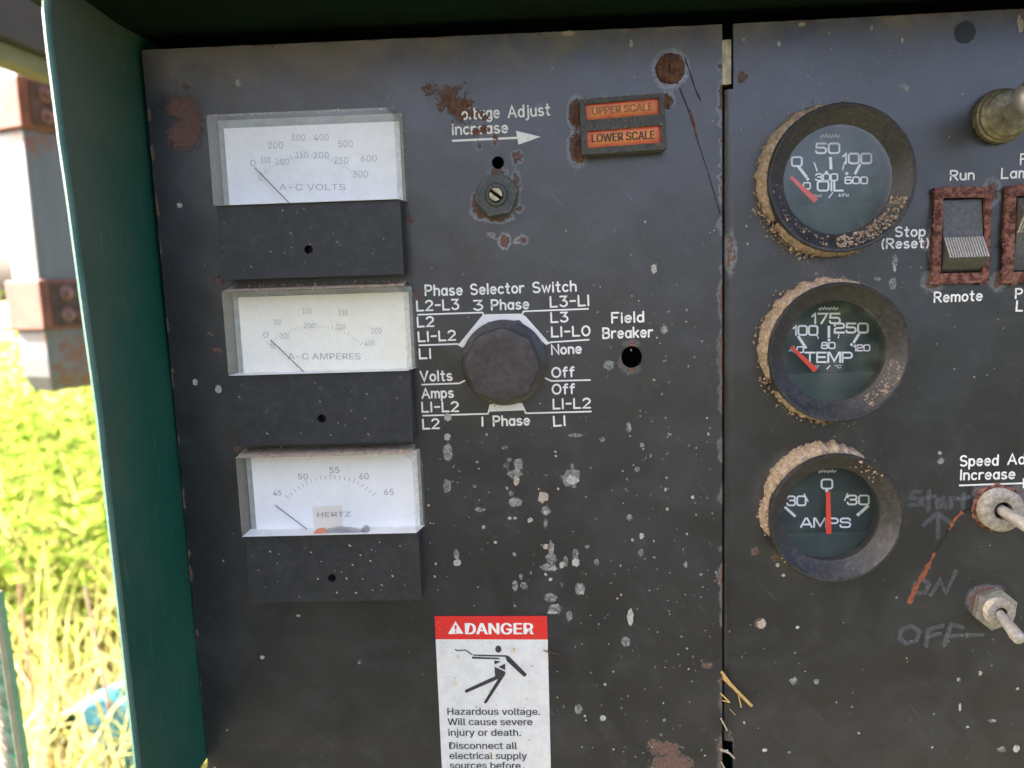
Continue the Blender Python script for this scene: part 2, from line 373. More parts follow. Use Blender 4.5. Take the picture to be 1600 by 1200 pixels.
def plate(mb, outline, holes, h0, h1):
    V, T = cdt_plate(outline, holes)
    mb.add([(x, -h1, z) for x, z in V], T)
    for lp in [outline] + list(holes):
        n = len(lp); mb.add([(x, -h0, z) for x, z in lp] + [(x, -h1, z) for x, z in lp], [(i, (i + 1) % n, n + (i + 1) % n, n + i) for i in range(n)])
def fbm(x, z, s, oct=4, seed=0.0):
    v, a_, t = 0, 1, 0
    for i in range(oct):
        v += a_ * mnoise.noise(Vector((x * s, z * s, seed + i * 7.1))); t += a_; a_ *= .55; s *= 2.1
    return v / t
def blob(c, rx, rz, seed, n=30, jag=.45, rot=0.0):
    out = []
    for i in range(n):
        t = 2 * math.pi * i / n; q = 1 + jag * 1.15 * fbm(math.cos(t), math.sin(t), 2.0, 4, seed)
        x, z = rx * q * math.cos(t), rz * q * math.sin(t)
        out.append((c[0] + x * math.cos(rot) - z * math.sin(rot), c[1] + x * math.sin(rot) + z * math.cos(rot)))
    return out

# ------------------------------------------------------------------ lettering
def arc(cx, cy, rx, ry, a0, a1, n=10): return [(cx + rx * math.cos(R(a0 + (a1 - a0) * i / n)), cy + ry * math.sin(R(a0 + (a1 - a0) * i / n))) for i in range(n + 1)]
X = .66
def ring(cx, cy, rx, ry): return arc(cx, cy, rx, ry, 90, 450, 18)
G = {  # rounded single-stroke draughting letters, cap height 1
 'A': (.70, [[(0, 0), (.35, 1), (.70, 0)], [(.13, .34), (.57, .34)]]),
 'B': (.58, [[(0, 0), (0, 1), (.3, 1)] + arc(.3, .76, .24, .24, 90, -90, 8) + [(0, .52)], [(.3, .52)] + arc(.3, .26, .28, .26, 90, -90, 8) + [(0, 0)]]),
 'F': (.54, [[(0, 0), (0, 1), (.54, 1)], [(0, .53), (.42, .53)]]),
 'I': (.05, [[(0.02, 0), (0.02, 1)]]), '1': (.05, [[(0.02, 0), (0.02, 1)]]), 'l': (.05, [[(0.02, 0), (0.02, 1)]]),
 'L': (.50, [[(0, 1), (0, 0), (.50, 0)]]),
 'N': (.64, [[(0, 0), (0, 1), (.64, 0), (.64, 1)]]),
 'O': (.70, [ring(.35, .5, .35, .5)]), '0': (.60, [ring(.30, .5, .30, .5)]),
 'P': (.58, [[(0, 0), (0, 1), (.3, 1)] + arc(.3, .73, .27, .27, 90, -90, 8) + [(0, .46)]]),
 'R': (.60, [[(0, 0), (0, 1), (.3, 1)] + arc(.3, .74, .27, .26, 90, -90, 8) + [(0, .48)], [(.28, .48), (.60, 0)]]),
 'S': (.58, [arc(.29, .75, .27, .25, 35, 270, 10) + arc(.29, .25, .29, .25, 90, -145, 10)]),
 'V': (.66, [[(0, 1), (.33, 0), (.66, 1)]]),
 '2': (.56, [arc(.28, .72, .27, .28, 160, -30, 8) + [(0, 0), (.56, 0)]]),
 '3': (.54, [[(0.02, 1), (.5, 1), (.24, .6)] + arc(.26, .30, .28, .30, 80, -150, 9)]),
 '-': (.42, [[(.02, .5), (.40, .5)]]),
 '(': (.18, [arc(.3, .45, .28, .62, 125, 235, 8)]), ')': (.18, [arc(-.1, .45, .28, .62, 55, -55, 8)]),
 'a': (.48, [ring(.23, X / 2, .23, X / 2), [(.47, X), (.47, 0)]]),
 'c': (.44, [arc(.24, X / 2, .24, X / 2, 45, 315, 12)]),
 'd': (.48, [ring(.23, X / 2, .23, X / 2), [(.47, 1), (.47, 0)]]),
 'e': (.48, [[(0.02, X * .52), (.47, X * .52)] + arc(.24, X / 2, .24, X / 2, 8, 315, 13)]),
 'f': (.34, [arc(.26, .78, .14, .22, 60, 180, 6) + [(.12, 0)], [(0, X), (.32, X)]]),
 'g': (.48, [ring(.23, X / 2, .23, X / 2), [(.47, X), (.47, -.1)] + arc(.24, -.1, .23, .2, 0, -150, 7)]),
 'h': (.45, [[(0, 0), (0, 1)], [(0, X * .6)] + arc(.225, X - .22, .22, .22, 150, 0, 7) + [(.445, 0)]]),
 'i': (.05, [[(0.02, 0), (0.02, X)], [(0.02, .88), (0.02, .92)]]),
 'j': (.18, [[(.16, X), (.16, -.1)] + arc(0, -.1, .16, .18, 0, -100, 5), [(.16, .88), (.16, .92)]]),
 'k': (.44, [[(0, 0), (0, 1)], [(.42, X), (.02, .28)], [(.16, .40), (.44, 0)]]),
 'm': (.74, [[(0, 0), (0, X)], [(0, X * .6)] + arc(.185, X - .19, .18, .19, 150, 0, 6) + [(.365, 0)], [(.37, X * .6)] + arc(.555, X - .19, .18, .19, 150, 0, 6) + [(.735, 0)]]),
 'n': (.45, [[(0, 0), (0, X)], [(0, X * .6)] + arc(.225, X - .22, .22, .22, 150, 0, 7) + [(.445, 0)]]),
 'o': (.48, [ring(.24, X / 2, .24, X / 2)]),
 'p': (.48, [[(0, X), (0, -.3)], ring(.24, X / 2, .23, X / 2)]),
 'r': (.32, [[(0, 0), (0, X)], [(0, X * .55)] + arc(.24, X - .24, .22, .24, 160, 65, 5)]),
 's': (.42, [arc(.21, X * .75, .19, X * .25, 40, 270, 8) + arc(.21, X * .25, .21, X * .25, 90, -145, 8)]),
 't': (.34, [[(.15, .95), (.15, .1)] + arc(.27, .12, .12, .12, 180, 290, 5), [(0, X), (.32, X)]]),
 'u': (.45, [[(0, X), (0, .22)] + arc(.225, .22, .22, .22, 180, 360, 8) + [(.445, X)], [(.445, X), (.445, 0)]]),
 'w': (.66, [[(0, X), (.17, 0), (.33, X * .9), (.49, 0), (.66, X)]]),
 ' ': (.3, []),
}
def rr(x0, y0, x1, y1, r=.22, n=4):
    pts = []
    for cx, cy, a in ((x1 - r, y1 - r, 0), (x0 + r, y1 - r, 90), (x0 + r, y0 + r, 180), (x1 - r, y0 + r, 270)):
        pts += arc(cx, cy, r, r, a, a + 90, n)
    return pts + [pts[0]]
E = {  # square-rounded dial letters
 '0': (.92, [rr(0, 0, .92, 1)]), 'O': (.95, [rr(0, 0, .95, 1)]),
 '1': (.30, [[(0, .72), (.26, 1), (.26, 0)]]), 'I': (.06, [[(.03, 0), (.03, 1)]]),
 '2': (.88, [[(0, .76)] + arc(.2, .80, .2, .2, 180, 90, 3) + [(.68, 1)] + arc(.68, .78, .2, .22, 90, 0, 3) + arc(.68, .72, .2, .2, 0, -90, 3) + [(.2, .5)] + arc(.2, .30, .2, .2, 90, 180, 3) + [(0, 0), (.88, 0)]]),
 '3': (.86, [[(.02, .8)] + arc(.22, .80, .2, .2, 180, 90, 3) + [(.64, 1)] + arc(.64, .77, .22, .23, 90, -90, 5) + [(.3, .54)], [(.64, .54)] + arc(.64, .27, .24, .27, 90, -90, 5) + [(.22, 0)] + arc(.22, .22, .22, .22, 270, 180, 3)]),
 '4': (.9, [[(.66, 0), (.66, 1), (0, .3), (.9, .3)]]),
 '5': (.88, [[(.84, 1), (.06, 1), (.03, .58), (.66, .58)] + arc(.64, .29, .24, .29, 85, -90, 5) + [(.2, 0)] + arc(.2, .2, .2, .2, 270, 180, 3)]),
 '6': (.88, [[(.80, 1), (.24, 1)] + arc(.22, .78, .22, .22, 90, 180, 4) + [(0, .3)], rr(0, 0, .88, .58, .2)]),
 '7': (.80, [[(0, 1), (.80, 1), (.28, 0)]]),
 '8': (.88, [rr(.04, .53, .84, 1, .2), rr(0, 0, .88, .53, .2)]),
 'A': (1.0, [[(0, 0), (.42, 1), (.58, 1), (1, 0)], [(.16, .3), (.84, .3)]]),
 'E': (.82, [[(.82, 1), (0, 1), (0, 0), (.82, 0)], [(0, .52), (.72, .52)]]),
 'L': (.74, [[(0, 1), (0, 0), (.74, 0)]]),
 'M': (1.1, [[(0, 0), (0, 1), (.12, 1), (.55, .1), (.98, 1), (1.1, 1), (1.1, 0)]]),
 'P': (.88, [[(0, 0), (0, 1), (.64, 1)] + arc(.64, .72, .24, .28, 90, -90, 5) + [(0, .44)]]),
 'S': (.92, [[(.9, .8)] + arc(.68, .79, .2, .21, 10, 90, 3) + arc(.22, .77, .2, .23, 90, 270, 5) + arc(.70, .27, .22, .27, 90, -90, 5) + arc(.2, .21, .2, .21, 270, 175, 3)]),
 'T': (.9, [[(0, 1), (.9, 1)], [(.45, 1), (.45, 0)]]),
}
_lay = [0]
def ribbon(mb, pts, w, h):
    """flat painted stroke with round ends on the panel plane, pts in (x,z)"""
    q = [np.array(pts[0], float)]
    for p in pts[1:]:
        p = np.array(p, float)
        if np.linalg.norm(p - q[-1]) > w * .12: q.append(p)
    if len(q) < 2: q.append(q[0] + np.array([w * .1, 0]))
    _lay[0] += 1; h = h + (_lay[0] % 7) * 4e-6
    closed = np.linalg.norm(q[0] - q[-1]) < w * .3 and len(q) > 4
    if closed: q = q[:-1]
    n = len(q); L_, R_ = [], []
    for i in range(n):
        a_ = q[(i - 1) % n] if (closed or i > 0) else None; b_ = q[(i + 1) % n] if (closed or i < n - 1) else None
        d1 = (q[i] - a_) if a_ is not None else (b_ - q[i]); d2 = (b_ - q[i]) if b_ is not None else d1
        d1 = d1 / np.linalg.norm(d1); d2 = d2 / np.linalg.norm(d2)
        t = d1 + d2; ln = np.linalg.norm(t); t = d1 if ln < .2 else t / ln
        nn = np.array([-t[1], t[0]]); k = 1 / max(.55, abs(nn @ np.array([-d1[1], d1[0]])))
        L_.append(q[i] + nn * w / 2 * k); R_.append(q[i] - nn * w / 2 * k)
    vs = [(p[0], -h, p[1]) for p in L_] + [(p[0], -h, p[1]) for p in R_]
    rg = range(n) if closed else range(n - 1)
    fs = [(i, (i + 1) % n, n + (i + 1) % n, n + i) for i in rg]
    if not closed:
        for e, (c0, nx) in enumerate(((0, 1), (n - 1, n - 2))):
            d = q[c0] - q[nx]; d = d / np.linalg.norm(d); nn = np.array([-d[1], d[0]]); cap = [0 if e == 0 else n - 1]
            b = len(vs)
            for k in range(1, 5):
                t = math.pi * k / 5; p = q[c0] + (nn * math.cos(t) + d * math.sin(t)) * w / 2; vs.append((p[0], -h, p[1]))
            side = (n + c0, c0) if e == 0 else (c0, n + c0)
            fs.append((side[0], b, b + 1, b + 2, b + 3, side[1]))
    mb.add(vs, fs)
def stroke_layout(s, font, gap):
    x = 0; out = []
    for ch in s:
        w, pl = font[ch]; out += [[(x + px, py) for px, py in p] for p in pl]; x += w + gap
    return out, x - gap
def stext(mb, s, a, b, cap, w=2.3, h=8e-5, font=G, gap=None, skip=()):
    """baseline from photo pixel a to b, cap height and stroke in pixels"""
    A, B = np.array(P(*a, h)), np.array(P(*b, h)); mid = ((a[0] + b[0]) / 2, (a[1] + b[1]) / 2)
    up = np.array(P(mid[0], mid[1] - cap, h)) - np.array(P(*mid, h)); pxm = np.linalg.norm(up) / cap
    pl, tw = stroke_layout(s, font, gap if gap is not None else .24)
    vx = (B - A) / tw; d = (B - A) / np.linalg.norm(B - A); vz = np.array([-d[1], d[0]]) * np.linalg.norm(up)
    for i, p in enumerate(pl):
        if i in skip: continue
        ribbon(mb, [A + vx * px + vz * py for px, py in p], w * 1.14 * pxm, h)
def btext(mb, s, box, h, w, font=E, gap=.22):
    u0, v0, u1, v1 = box
    A, B, C_ = np.array(P(u0, v1, h)), np.array(P(u1, v1, h)), np.array(P(u0, v0, h)); pxm = np.linalg.norm(B - A) / (u1 - u0)
    pl, tw = stroke_layout(s, font, gap); vx = (B - A) / tw; vz = C_ - A
    for p in pl: ribbon(mb, [A + vx * px + vz * py for px, py in p], w * pxm, h)
_tc = {}
try: SANS = bpy.data.fonts.load(bpy.utils.system_resource('DATAFILES', path='fonts') + '/Inter.woff2')      # the sans face that ships inside Blender
except Exception: SANS = None
def font_mesh(s, bold=0.0, shear=0.0):
    k = (s, bold, shear)
    if k not in _tc:
        cu = bpy.data.curves.new("t", 'FONT'); cu.body = s; cu.font = SANS or cu.font; cu.offset = bold; cu.shear = shear; cu.resolution_u = 3; cu.fill_mode = 'FRONT'
        ob = bpy.data.objects.new("t", cu); COL.objects.link(ob)
        dg = bpy.context.evaluated_depsgraph_get(); me = ob.evaluated_get(dg).to_mesh()
        v = [(q.co.x, q.co.y) for q in me.vertices]; f = [tuple(p.vertices) for p in me.polygons]
        ob.evaluated_get(dg).to_mesh_clear(); bpy.data.objects.remove(ob); bpy.data.curves.remove(cu)
        _tc[k] = (v, f)
    return _tc[k]
def cap_height():
    v, f = font_mesh('H'); return max(p[1] for p in v) - min(p[1] for p in v)
def ftext(mb, s, a, b, cap, h, bold=0.0, shear=0.0):
    """built-in sans face: baseline from pixel a to pixel b, cap height in pixels"""
    ch_ = cap_height()
    v, f = font_mesh(s, 0.0, shear); x0 = min(p[0] for p in v); x1 = max(p[0] for p in v)
    A, B = np.array(P(*a, h)), np.array(P(*b, h)); mid = ((a[0] + b[0]) / 2, (a[1] + b[1]) / 2)
    up = np.linalg.norm(np.array(P(mid[0], mid[1] - cap, h)) - np.array(P(*mid, h)))
    d = (B - A); d1 = d / np.linalg.norm(d); vz = np.array([-d1[1], d1[0]]) * up / ch_
    n_ = 1 if bold <= 0 else 5                       # heavier weights: overprinted a hair apart
    for i in range(n_):
        o_ = d1 * bold * (i - (n_ - 1) / 2) / 2 * PX + vz / np.linalg.norm(vz) * (.35 * bold * PX * ((i % 2) - .5) if n_ > 1 else 0)
        pts = [A + o_ + d * ((x - x0) / (x1 - x0)) + vz * y for x, y in v]
        for k, fc in enumerate(f):      # every facet a hair apart: the face's contours overlap
            mb.add([(pts[q][0], -h - i * 9e-6 - (k % 7) * 1.2e-6, pts[q][1]) for q in fc], [tuple(range(len(fc)))])
def crop(ou, ov, sc): return lambda x, y: (ou + x / sc, ov + y / sc)

# ------------------------------------------------------------------ the setting
GZ = -1.32
mb = MB(); n = 96
mb.add([(0, 0, GZ)] + [(250 * math.cos(2 * math.pi * i / n), 250 * math.sin(2 * math.pi * i / n), GZ) for i in range(n)], [(0, 1 + i, 1 + (i + 1) % n) for i in range(n)])
tag(mb.build('ground', 'ground'), kind='structure')

# ------------------------------------------------------------------ control panel sheets
PX = np.linalg.norm(np.array(P(801, 600)) - np.array(P(800, 600)))      # metres per photo pixel on the panel
c7 = crop(660, 60, 3.2); cs = crop(640, 420, 4.0)
def field(pts, lst):
    """max of soft elliptic spots (u,v,ru,rv,amp) in photo pixels"""
    out = np.zeros(len(pts)); q = np.array(pts)
    for u, v, ru, rv, am in lst:
        c = np.array(P(u, v)); d = np.sqrt(((q[:, 0] - c[0]) / (ru * PX)) ** 2 + ((q[:, 1] - c[1]) / (rv * PX)) ** 2)
        out = np.maximum(out, am * np.clip(1.25 - .75 * d, 0, 1))
    return out
def rough_line(p, q, n, amp, seed):
    p, q = np.array(p), np.array(q); d = q - p; nn = np.array([-d[1], d[0]]) / np.linalg.norm(d); L = np.linalg.norm(d)
    return [tuple(p + d * i / n + nn * amp * fbm(i / n * L, 0, 130, 4, seed)) for i in range(n)]
def sheet(name, outline, holes, rust, pale, dust, mat, label, th=.0016, step=.0019):
    xs = [p[0] for p in outline]; zs = [p[1] for p in outline]; ex_ = []
    rng = random.Random(3)
    for i in range(int((max(xs) - min(xs)) / step)):
        for j in range(int((max(zs) - min(zs)) / step)):
            p = (min(xs) + (i + .5 + rng.uniform(-.25, .25)) * step, min(zs) + (j + .5 + rng.uniform(-.25, .25)) * step)
            ex_.append(p)
    V, T = cdt_plate(outline, holes, ex_)
    o_ = Vector((sum(xs) / len(xs), 0, min(zs)))
    me = bpy.data.meshes.new(name)
    me.from_pydata([(x - o_.x, .0004 * abs(fbm(x, z, 25, 2, 4.4)), z - o_.z) for x, z in V], [], T); me.update()
    for nm, vals in (('rust', field(V, rust)), ('pale', field(V, pale)), ('dust', np.array([dust(x, z) for x, z in V]))):
        at = me.attributes.new(nm, 'FLOAT', 'POINT'); at.data.foreach_set('value', np.asarray(vals, dtype=np.float32))
    bm = bmesh.new(); bm.from_mesh(me)
    for f in bm.faces: f.normal_update()
    up = sum(f.normal.y for f in bm.faces)
    if up > 0: bmesh.ops.reverse_faces(bm, faces=bm.faces)
    bm.to_mesh(me); bm.free()
    me.polygons.foreach_set('use_smooth', [True] * len(me.polygons))
    me.materials.append(M[mat]); ob = bpy.data.objects.new(name, me); COL.objects.link(ob); ob.location = o_
    md = ob.modifiers.new('thick', 'SOLIDIFY'); md.thickness = th; md.offset = -1
    ms = ob.modifiers.new('es', 'EDGE_SPLIT'); ms.split_angle = R(40)
    return tag(ob, label, 'control panel')
TLc, TRc, BRc, BLc = P(221, 78), P(1128.5, 38), P(1128.3, 1290), P(333, 1290)
out1 = rough_line(TLc, BLc, 160, .0005, 1) + rough_line(BLc, BRc, 60, .0001, 2) + rough_line(BRc, TRc, 170, .00028, 3) + rough_line(TRc, TLc, 150, .0002, 4)
holes1 = [circ(P(778, 254), 9.3 * PX, 24), circ(P(987, 558), 16 * PX, 32, 17.3 * PX), circ(P(776, 305), 9 * PX, 20)]
rust1 = [(*c7(1240, 152), 21, 22, .9), (286, 168, 26, 20, .8), (288, 214, 28, 22, .8), (298, 190, 20, 30, .8), (272, 222, 12, 10, .6), (291, 135, 6, 6, .75), (251, 172, 6, 5, .7),
         (700, 155, 22, 22, .62), (722, 172, 22, 22, .64), (745, 182, 22, 10, .55), (672, 140, 16, 14, .55), (762, 200, 14, 12, .5), (748, 225, 6, 9, .65), (774, 222, 6, 7, .6), (723, 135, 10, 8, .5),
         (760, 331, 20, 12, .8), (776, 338, 22, 9, .8), (745, 318, 8, 16, .8), (806, 290, 8, 22, .66), (777, 268, 13, 6, .8), (810, 326, 7, 6, .8), (808, 245, 9, 9, .7), (789, 377, 8, 10, .85), (816, 374, 8, 7, .75), (768, 368, 5, 5, .55), (841, 163, 6, 5, .5),
         (900, 178, 11, 22, .85), (903, 232, 13, 22, .9), (1043, 158, 10, 12, .7), (987, 537, 14, 6, .62), (973, 565, 7, 9, .6), (987, 577, 13, 6, .7),
         (327, 523, 9, 5, .8), (340, 548, 9, 6, .75), (341, 440, 7, 9, .85), (640, 345, 6, 7, .85), (648, 462, 8, 10, .75), (372, 702, 10, 6, .7), (1040, 1170, 28, 12, .75), (1050, 1195, 36, 18, .85), (1020, 1162, 10, 10, .7), (1105, 1040, 9, 6, .75), (1186, 975, 9, 9, .8),
         (1140, 110, 6, 9, .5), (860, 63, 18, 5, .5), (420, 72, 30, 4, .5), (312, 1160, 10, 40, .55), (308, 1000, 5, 30, .5), (300, 900, 5, 20, .5), (520, 820, 2, 2, .3)]
rng = random.Random(11)
for i in range(46):
    v = rng.uniform(60, 1200); rust1.append((1127, v, rng.uniform(3, 6), rng.uniform(4, 22), rng.uniform(.5, .8)))
for i in range(34):
    v = rng.uniform(90, 1200); rust1.append((223 + (v - 78) * .0895, v, rng.uniform(2, 5), rng.uniform(4, 14), rng.uniform(.5, .75)))
for i in range(30):
    u = rng.uniform(225, 1120); rust1.append((u, 78 - (u - 222) * .0441, rng.uniform(4, 18), rng.uniform(2, 4), rng.uniform(.45, .7)))
pale1 = [(*c7(1240, 152), 45, 45, 1), (780, 350, 60, 60, .8), (910, 200, 60, 70, .65), (789, 377, 30, 30, 1), (985, 558, 40, 40, .3), (1127, 300, 14, 300, .5), (1127, 800, 14, 400, .35), (775, 260, 70, 50, .4)]
zt = TRc[1]
def dust1(x, z):
    u = (x - TLc[0]) / PX; top = (TLc[1] + (TRc[1] - TLc[1]) * u / 907 - z) / PX
    d = max(0, 1.0 - top / 95) * (.62 + .95 * fbm(x, z, 60, 5, 2.2))
    d += max(0, 1 - top / 190) * max(0, 1 - abs(u - 230) / 260) * .55
    d += .25 * max(0, fbm(x, z, 14, 4, 9.2))
    lo = (z - P(600, 1200)[1]) / PX
    return max(0, min(1, d))
panel1 = sheet('control_panel', out1, holes1, rust1, pale1, dust1, 'panel', 'large scuffed black steel panel carrying the three white-faced meters and the danger sticker')

# second sheet: gauges cut through it, rounded fold along its left edge
GA = [(1301., 283.5), (1297.5, 547.5), (1293, 799.0)]
GR = 105.5 * PX
x_f = P(1146, 500)[0]
def edge_x(v): return P(1146, v)[0]
out2 = rough_line(P(1146, 37), P(1145, 1290), 120, .00008, 6) + [P(1145, 1290)] + [P(1800, 1290)] + [P(1800, 3)] + rough_line(P(1800, 3), P(1146, 37), 110, .0002, 7)[1:]
holes2 = [circ(P(u, v), GR * .83, 56) for u, v in GA]
sw_in = [P(1474, 309), P(1541, 308), P(1536, 426), P(1470, 427)]
holes2 += [sw_in, [P(1588, 306), P(1655, 304), P(1652, 423), P(1584, 425)]]
rust2 = [(1186, 975, 9, 9, .8), (1141, 395, 8, 22, .8), (1139, 108, 7, 10, .7), (1160, 122, 7, 10, .75), (1452, 382, 7, 10, .75), (1458, 440, 16, 16, .6), (1550, 300, 12, 18, .7), (1541, 785, 16, 24, .8), (1560, 812, 22, 14, .62), (1530, 768, 10, 10, .6), (1588, 775, 14, 16, .6),
         (1528, 938, 15, 18, .85), (1545, 922, 20, 8, .8), (1212, 872, 8, 7, .7), (1180, 863, 8, 8, .7), (1592, 38, 8, 14, .4), (1500, 50, 4, 4, .2), (1560, 440, 12, 14, .6), (1460, 370, 8, 40, .6), (1140, 1165, 8, 14, .7), (1139, 980, 5, 12, .6), (1510, 1120, 3, 3, .4)]
for i in range(26):
    u = rng.uniform(1150, 1600); rust2.append((u, 36.5 - (u - 1146) * .049, rng.uniform(4, 18), rng.uniform(2, 4), rng.uniform(.45, .7)))
pale2 = [(1455, 370, 50, 110, .6), (1550, 370, 60, 110, .6), (1560, 795, 60, 50, .5), (1141, 395, 20, 40, .6), (1540, 940, 40, 40, .4)]
TL2 = P(1146, 37)
def dust2(x, z):
    u = (x - TL2[0]) / PX; top = (TL2[1] + u * .049 * PX - z) / PX
    d = max(0, 1 - top / 80) * (.55 + .9 * fbm(x, z, 60, 5, 5.5)) + .25 * max(0, fbm(x, z, 18, 4, 3.1))
    for gu, gv in GA:
        g = P(gu, gv); r = math.hypot(x - g[0], z - g[1]) / GR
        if r < 1.5: d += .55 * max(0, 1 - (r - 1) / .4) * (.5 + fbm(x, z, 60, 4, 8.8))
    return max(0, min(1, d))
panel2 = sheet('control_panel', out2, holes2, rust2, pale2, dust2, 'panel2', 'black steel panel right of the seam holding the round gauges and switches')
# rounded fold of that sheet (two notches where the seam opens)
mb = MB()
for va, vb in ((139, 1158), (1202, 1290)):
    rows = []
    for k in range(31):
        v = va + (vb - va) * k / 30; xe, ze = P(1146, v); xl, _ = P(1130.6, v); w_ = xe - xl
        rows.append([(xe + .0002, .0000, ze)] + [(xe - w_ * math.sin(R(t)), .0018 * (1 - math.cos(R(t))), ze) for t in (8, 20, 35, 50, 65, 80, 90)] + [(xe - w_ + .0001, .02, ze)])
    kk = len(rows[0]); mb.add([p for r_ in rows for p in r_], [(i * kk + j, i * kk + j + 1, (i + 1) * kk + j + 1, (i + 1) * kk + j) for i in range(30) for j in range(kk - 1)])
fold = mb.build('folded_edge', 'panel2', panel2, smooth=True)
q = [(v.co.x + panel2.location.x, v.co.z + panel2.location.z) for v in fold.data.vertices]
for nm, vals in (('rust', field(q, rust2)), ('pale', field(q, pale2)), ('dust', [.15] * len(q))):
    fold.data.attributes.new(nm, 'FLOAT', 'POINT').data.foreach_set('value', np.asarray(vals, dtype=np.float32))

# printing on the left sheet
mb = MB()
stext(mb, 'Voltage', (708, 187), (780, 183.5), 17, 2.6, skip=(0,)); stext(mb, 'Adjust', (794.5, 183.5), (859, 179.5), 17.5, 2.6)
stext(mb, 'increase', (707.5, 210), (793, 207), 16.5, 2.6)
h_ = 8e-5
def pline(mb, pts, w, h=8e-5): ribbon(mb, [P(u, v, h) for u, v in pts], w * PX, h)
def qline(mb, pts, w, h=8e-5):      # straight-ended printed rule
    _lay[0] += 1; h = h + (_lay[0] % 7) * 4e-6
    q = [np.array(P(u, v, h)) for u, v in pts]
    for a_, b_ in zip(q[:-1], q[1:]):
        d = (b_ - a_) / np.linalg.norm(b_ - a_); nn = np.array([-d[1], d[0]]) * w * PX / 2; d = d * w * PX * .2
        mb.flat([a_ - nn - d, b_ - nn + d, b_ + nn + d, a_ + nn - d], h); h += 3e-6
qline(mb, [c7(150, 512), c7(472, 497)], 3.2)
mb.flat([P(*c7(x, y), 9e-5) for x, y in ((468, 462), (592, 492), (480, 531))], 9e-5)
let1 = mb.build('lettering', 'print', panel1); tag(let1, 'cream voltage adjust lettering with an arrow, half rusted away')
mb = MB()
for s, a_, b_, cp in (('Phase', (665, 461.5), (722, 460.5), 15.5), ('Selector', (736, 460), (818, 457), 15.5), ('Switch', (833, 457), (900, 454.5), 15.5),
        ('L2-L3', (652, 485.5), (716.5, 483), 15), ('3', (740.5, 484.5), (754, 484), 14.5), ('Phase', (768.5, 484), (826, 482), 15), ('L3-L1', (860.5, 479.5), (920, 477), 15.5),
        ('L2', (653, 510.5), (677.5, 509.5), 14.5), ('L1-L2', (654.5, 533.5), (711.5, 531), 14.5), ('L1', (656, 560), (673, 559.5), 14.5),
        ('Volts', (657.5, 595.5), (706, 594), 15), ('Amps', (660, 622), (708, 620.5), 14.5), ('L1-L2', (660, 643.5), (716, 642.5), 14.5), ('L2', (661.5, 670), (686, 669), 14.5),
        ('1', (753.5, 665.5), (754.5, 665.5), 13.5), ('Phase', (771.5, 665), (827, 663.5), 14.5), ('L1', (866, 665.5), (883, 664.5), 14.5),
        ('L3', (861.5, 503.5), (887, 502.5), 14.5), ('L1-L0', (862.5, 526), (921.5, 524), 14.5), ('None', (862.5, 553.5), (908, 551.5), 14.5),
        ('Off', (863, 589.5), (897, 588), 14.5), ('Off', (863.5, 615.5), (897.5, 614.5), 14.5), ('L1-L2', (865, 638.5), (922, 637), 14.5)):
    stext(mb, s, a_, b_, cp, 2.5)
for l in ([(50, 287), (455, 273), (489, 330)], [(58, 478), (300, 470), (332, 489)], [(75, 724), (310, 716), (352, 696)], [(82, 918), (490, 906), (505, 850)],
          [(1118, 250), (712, 266), (690, 316)], [(1122, 443), (880, 459), (855, 471)], [(848, 683), (886, 701), (1130, 695)], [(1135, 892), (727, 903), (700, 842)]):
    qline(mb, [cs(*p) for p in l], 2.4)
for poly in (((458, 287), (492, 330), (335, 489), (308, 470)), ((470, 284), (706, 280), (692, 320), (490, 332)), ((700, 282), (724, 296), (872, 462), (850, 474), (688, 322)), ((507, 846), (700, 838), (716, 884), (492, 893))):
    mb.flat([P(*cs(x, y), 7e-5) for x, y in poly], 7e-5)
tag(mb.build('lettering', 'print_bright', panel1), 'white phase selector switch legend with rules round the knob')
mb = MB(); stext(mb, 'Field', (956.5, 504.5), (1005.5, 502.5), 15.5, 2.5); stext(mb, 'Breaker', (942.5, 528.5), (1019, 526), 15.5, 2.5)
tag(mb.build('lettering', 'print_bright', panel1), 'white field breaker lettering over the open hole')
# printing on the right sheet
mb = MB()
for s, a_, b_, cp in (('Run', (1485, 281.5), (1521.5, 280), 14.5), ('Lamp', (1565, 278.5), (1620, 276.5), 15), ('F', (1594.5, 257), (1604, 256.5), 16), ('Remote', (1460, 472), (1534, 469), 15), ('P', (1587, 466), (1597, 465.5), 14.5), ('L', (1588, 485.5), (1597, 485.5), 15),
        ('Stop', (1399, 369.5), (1445, 368.5), 14.5), ('(Reset)', (1378, 388), (1450, 386.5), 14.5)):
    stext(mb, s, a_, b_, cp, 2.4)
tag(mb.build('lettering', 'print_bright', panel2), 'white run, stop reset and remote lettering round the rusty rocker switch')
mb = MB(); stext(mb, 'Speed', (1500.5, 728), (1559, 726.5), 15.5, 2.4); stext(mb, 'Ad', (1575, 725.5), (1601, 724.5), 15.5, 2.4); stext(mb, 'Increase', (1501, 749.5), (1585, 747.5), 15, 2.4)
qline(mb, [(1499, 758.5), (1599, 755)], 2.6); mb.flat([P(1598, 747, 9e-5), P(1640, 754, 9e-5), P(1598, 763, 9e-5)], 9e-5)
tag(mb.build('lettering', 'print_bright', panel2), 'white speed adjust increase lettering with an arrow rule')
ch = crop(1350, 680, 3.244); mb = MB()
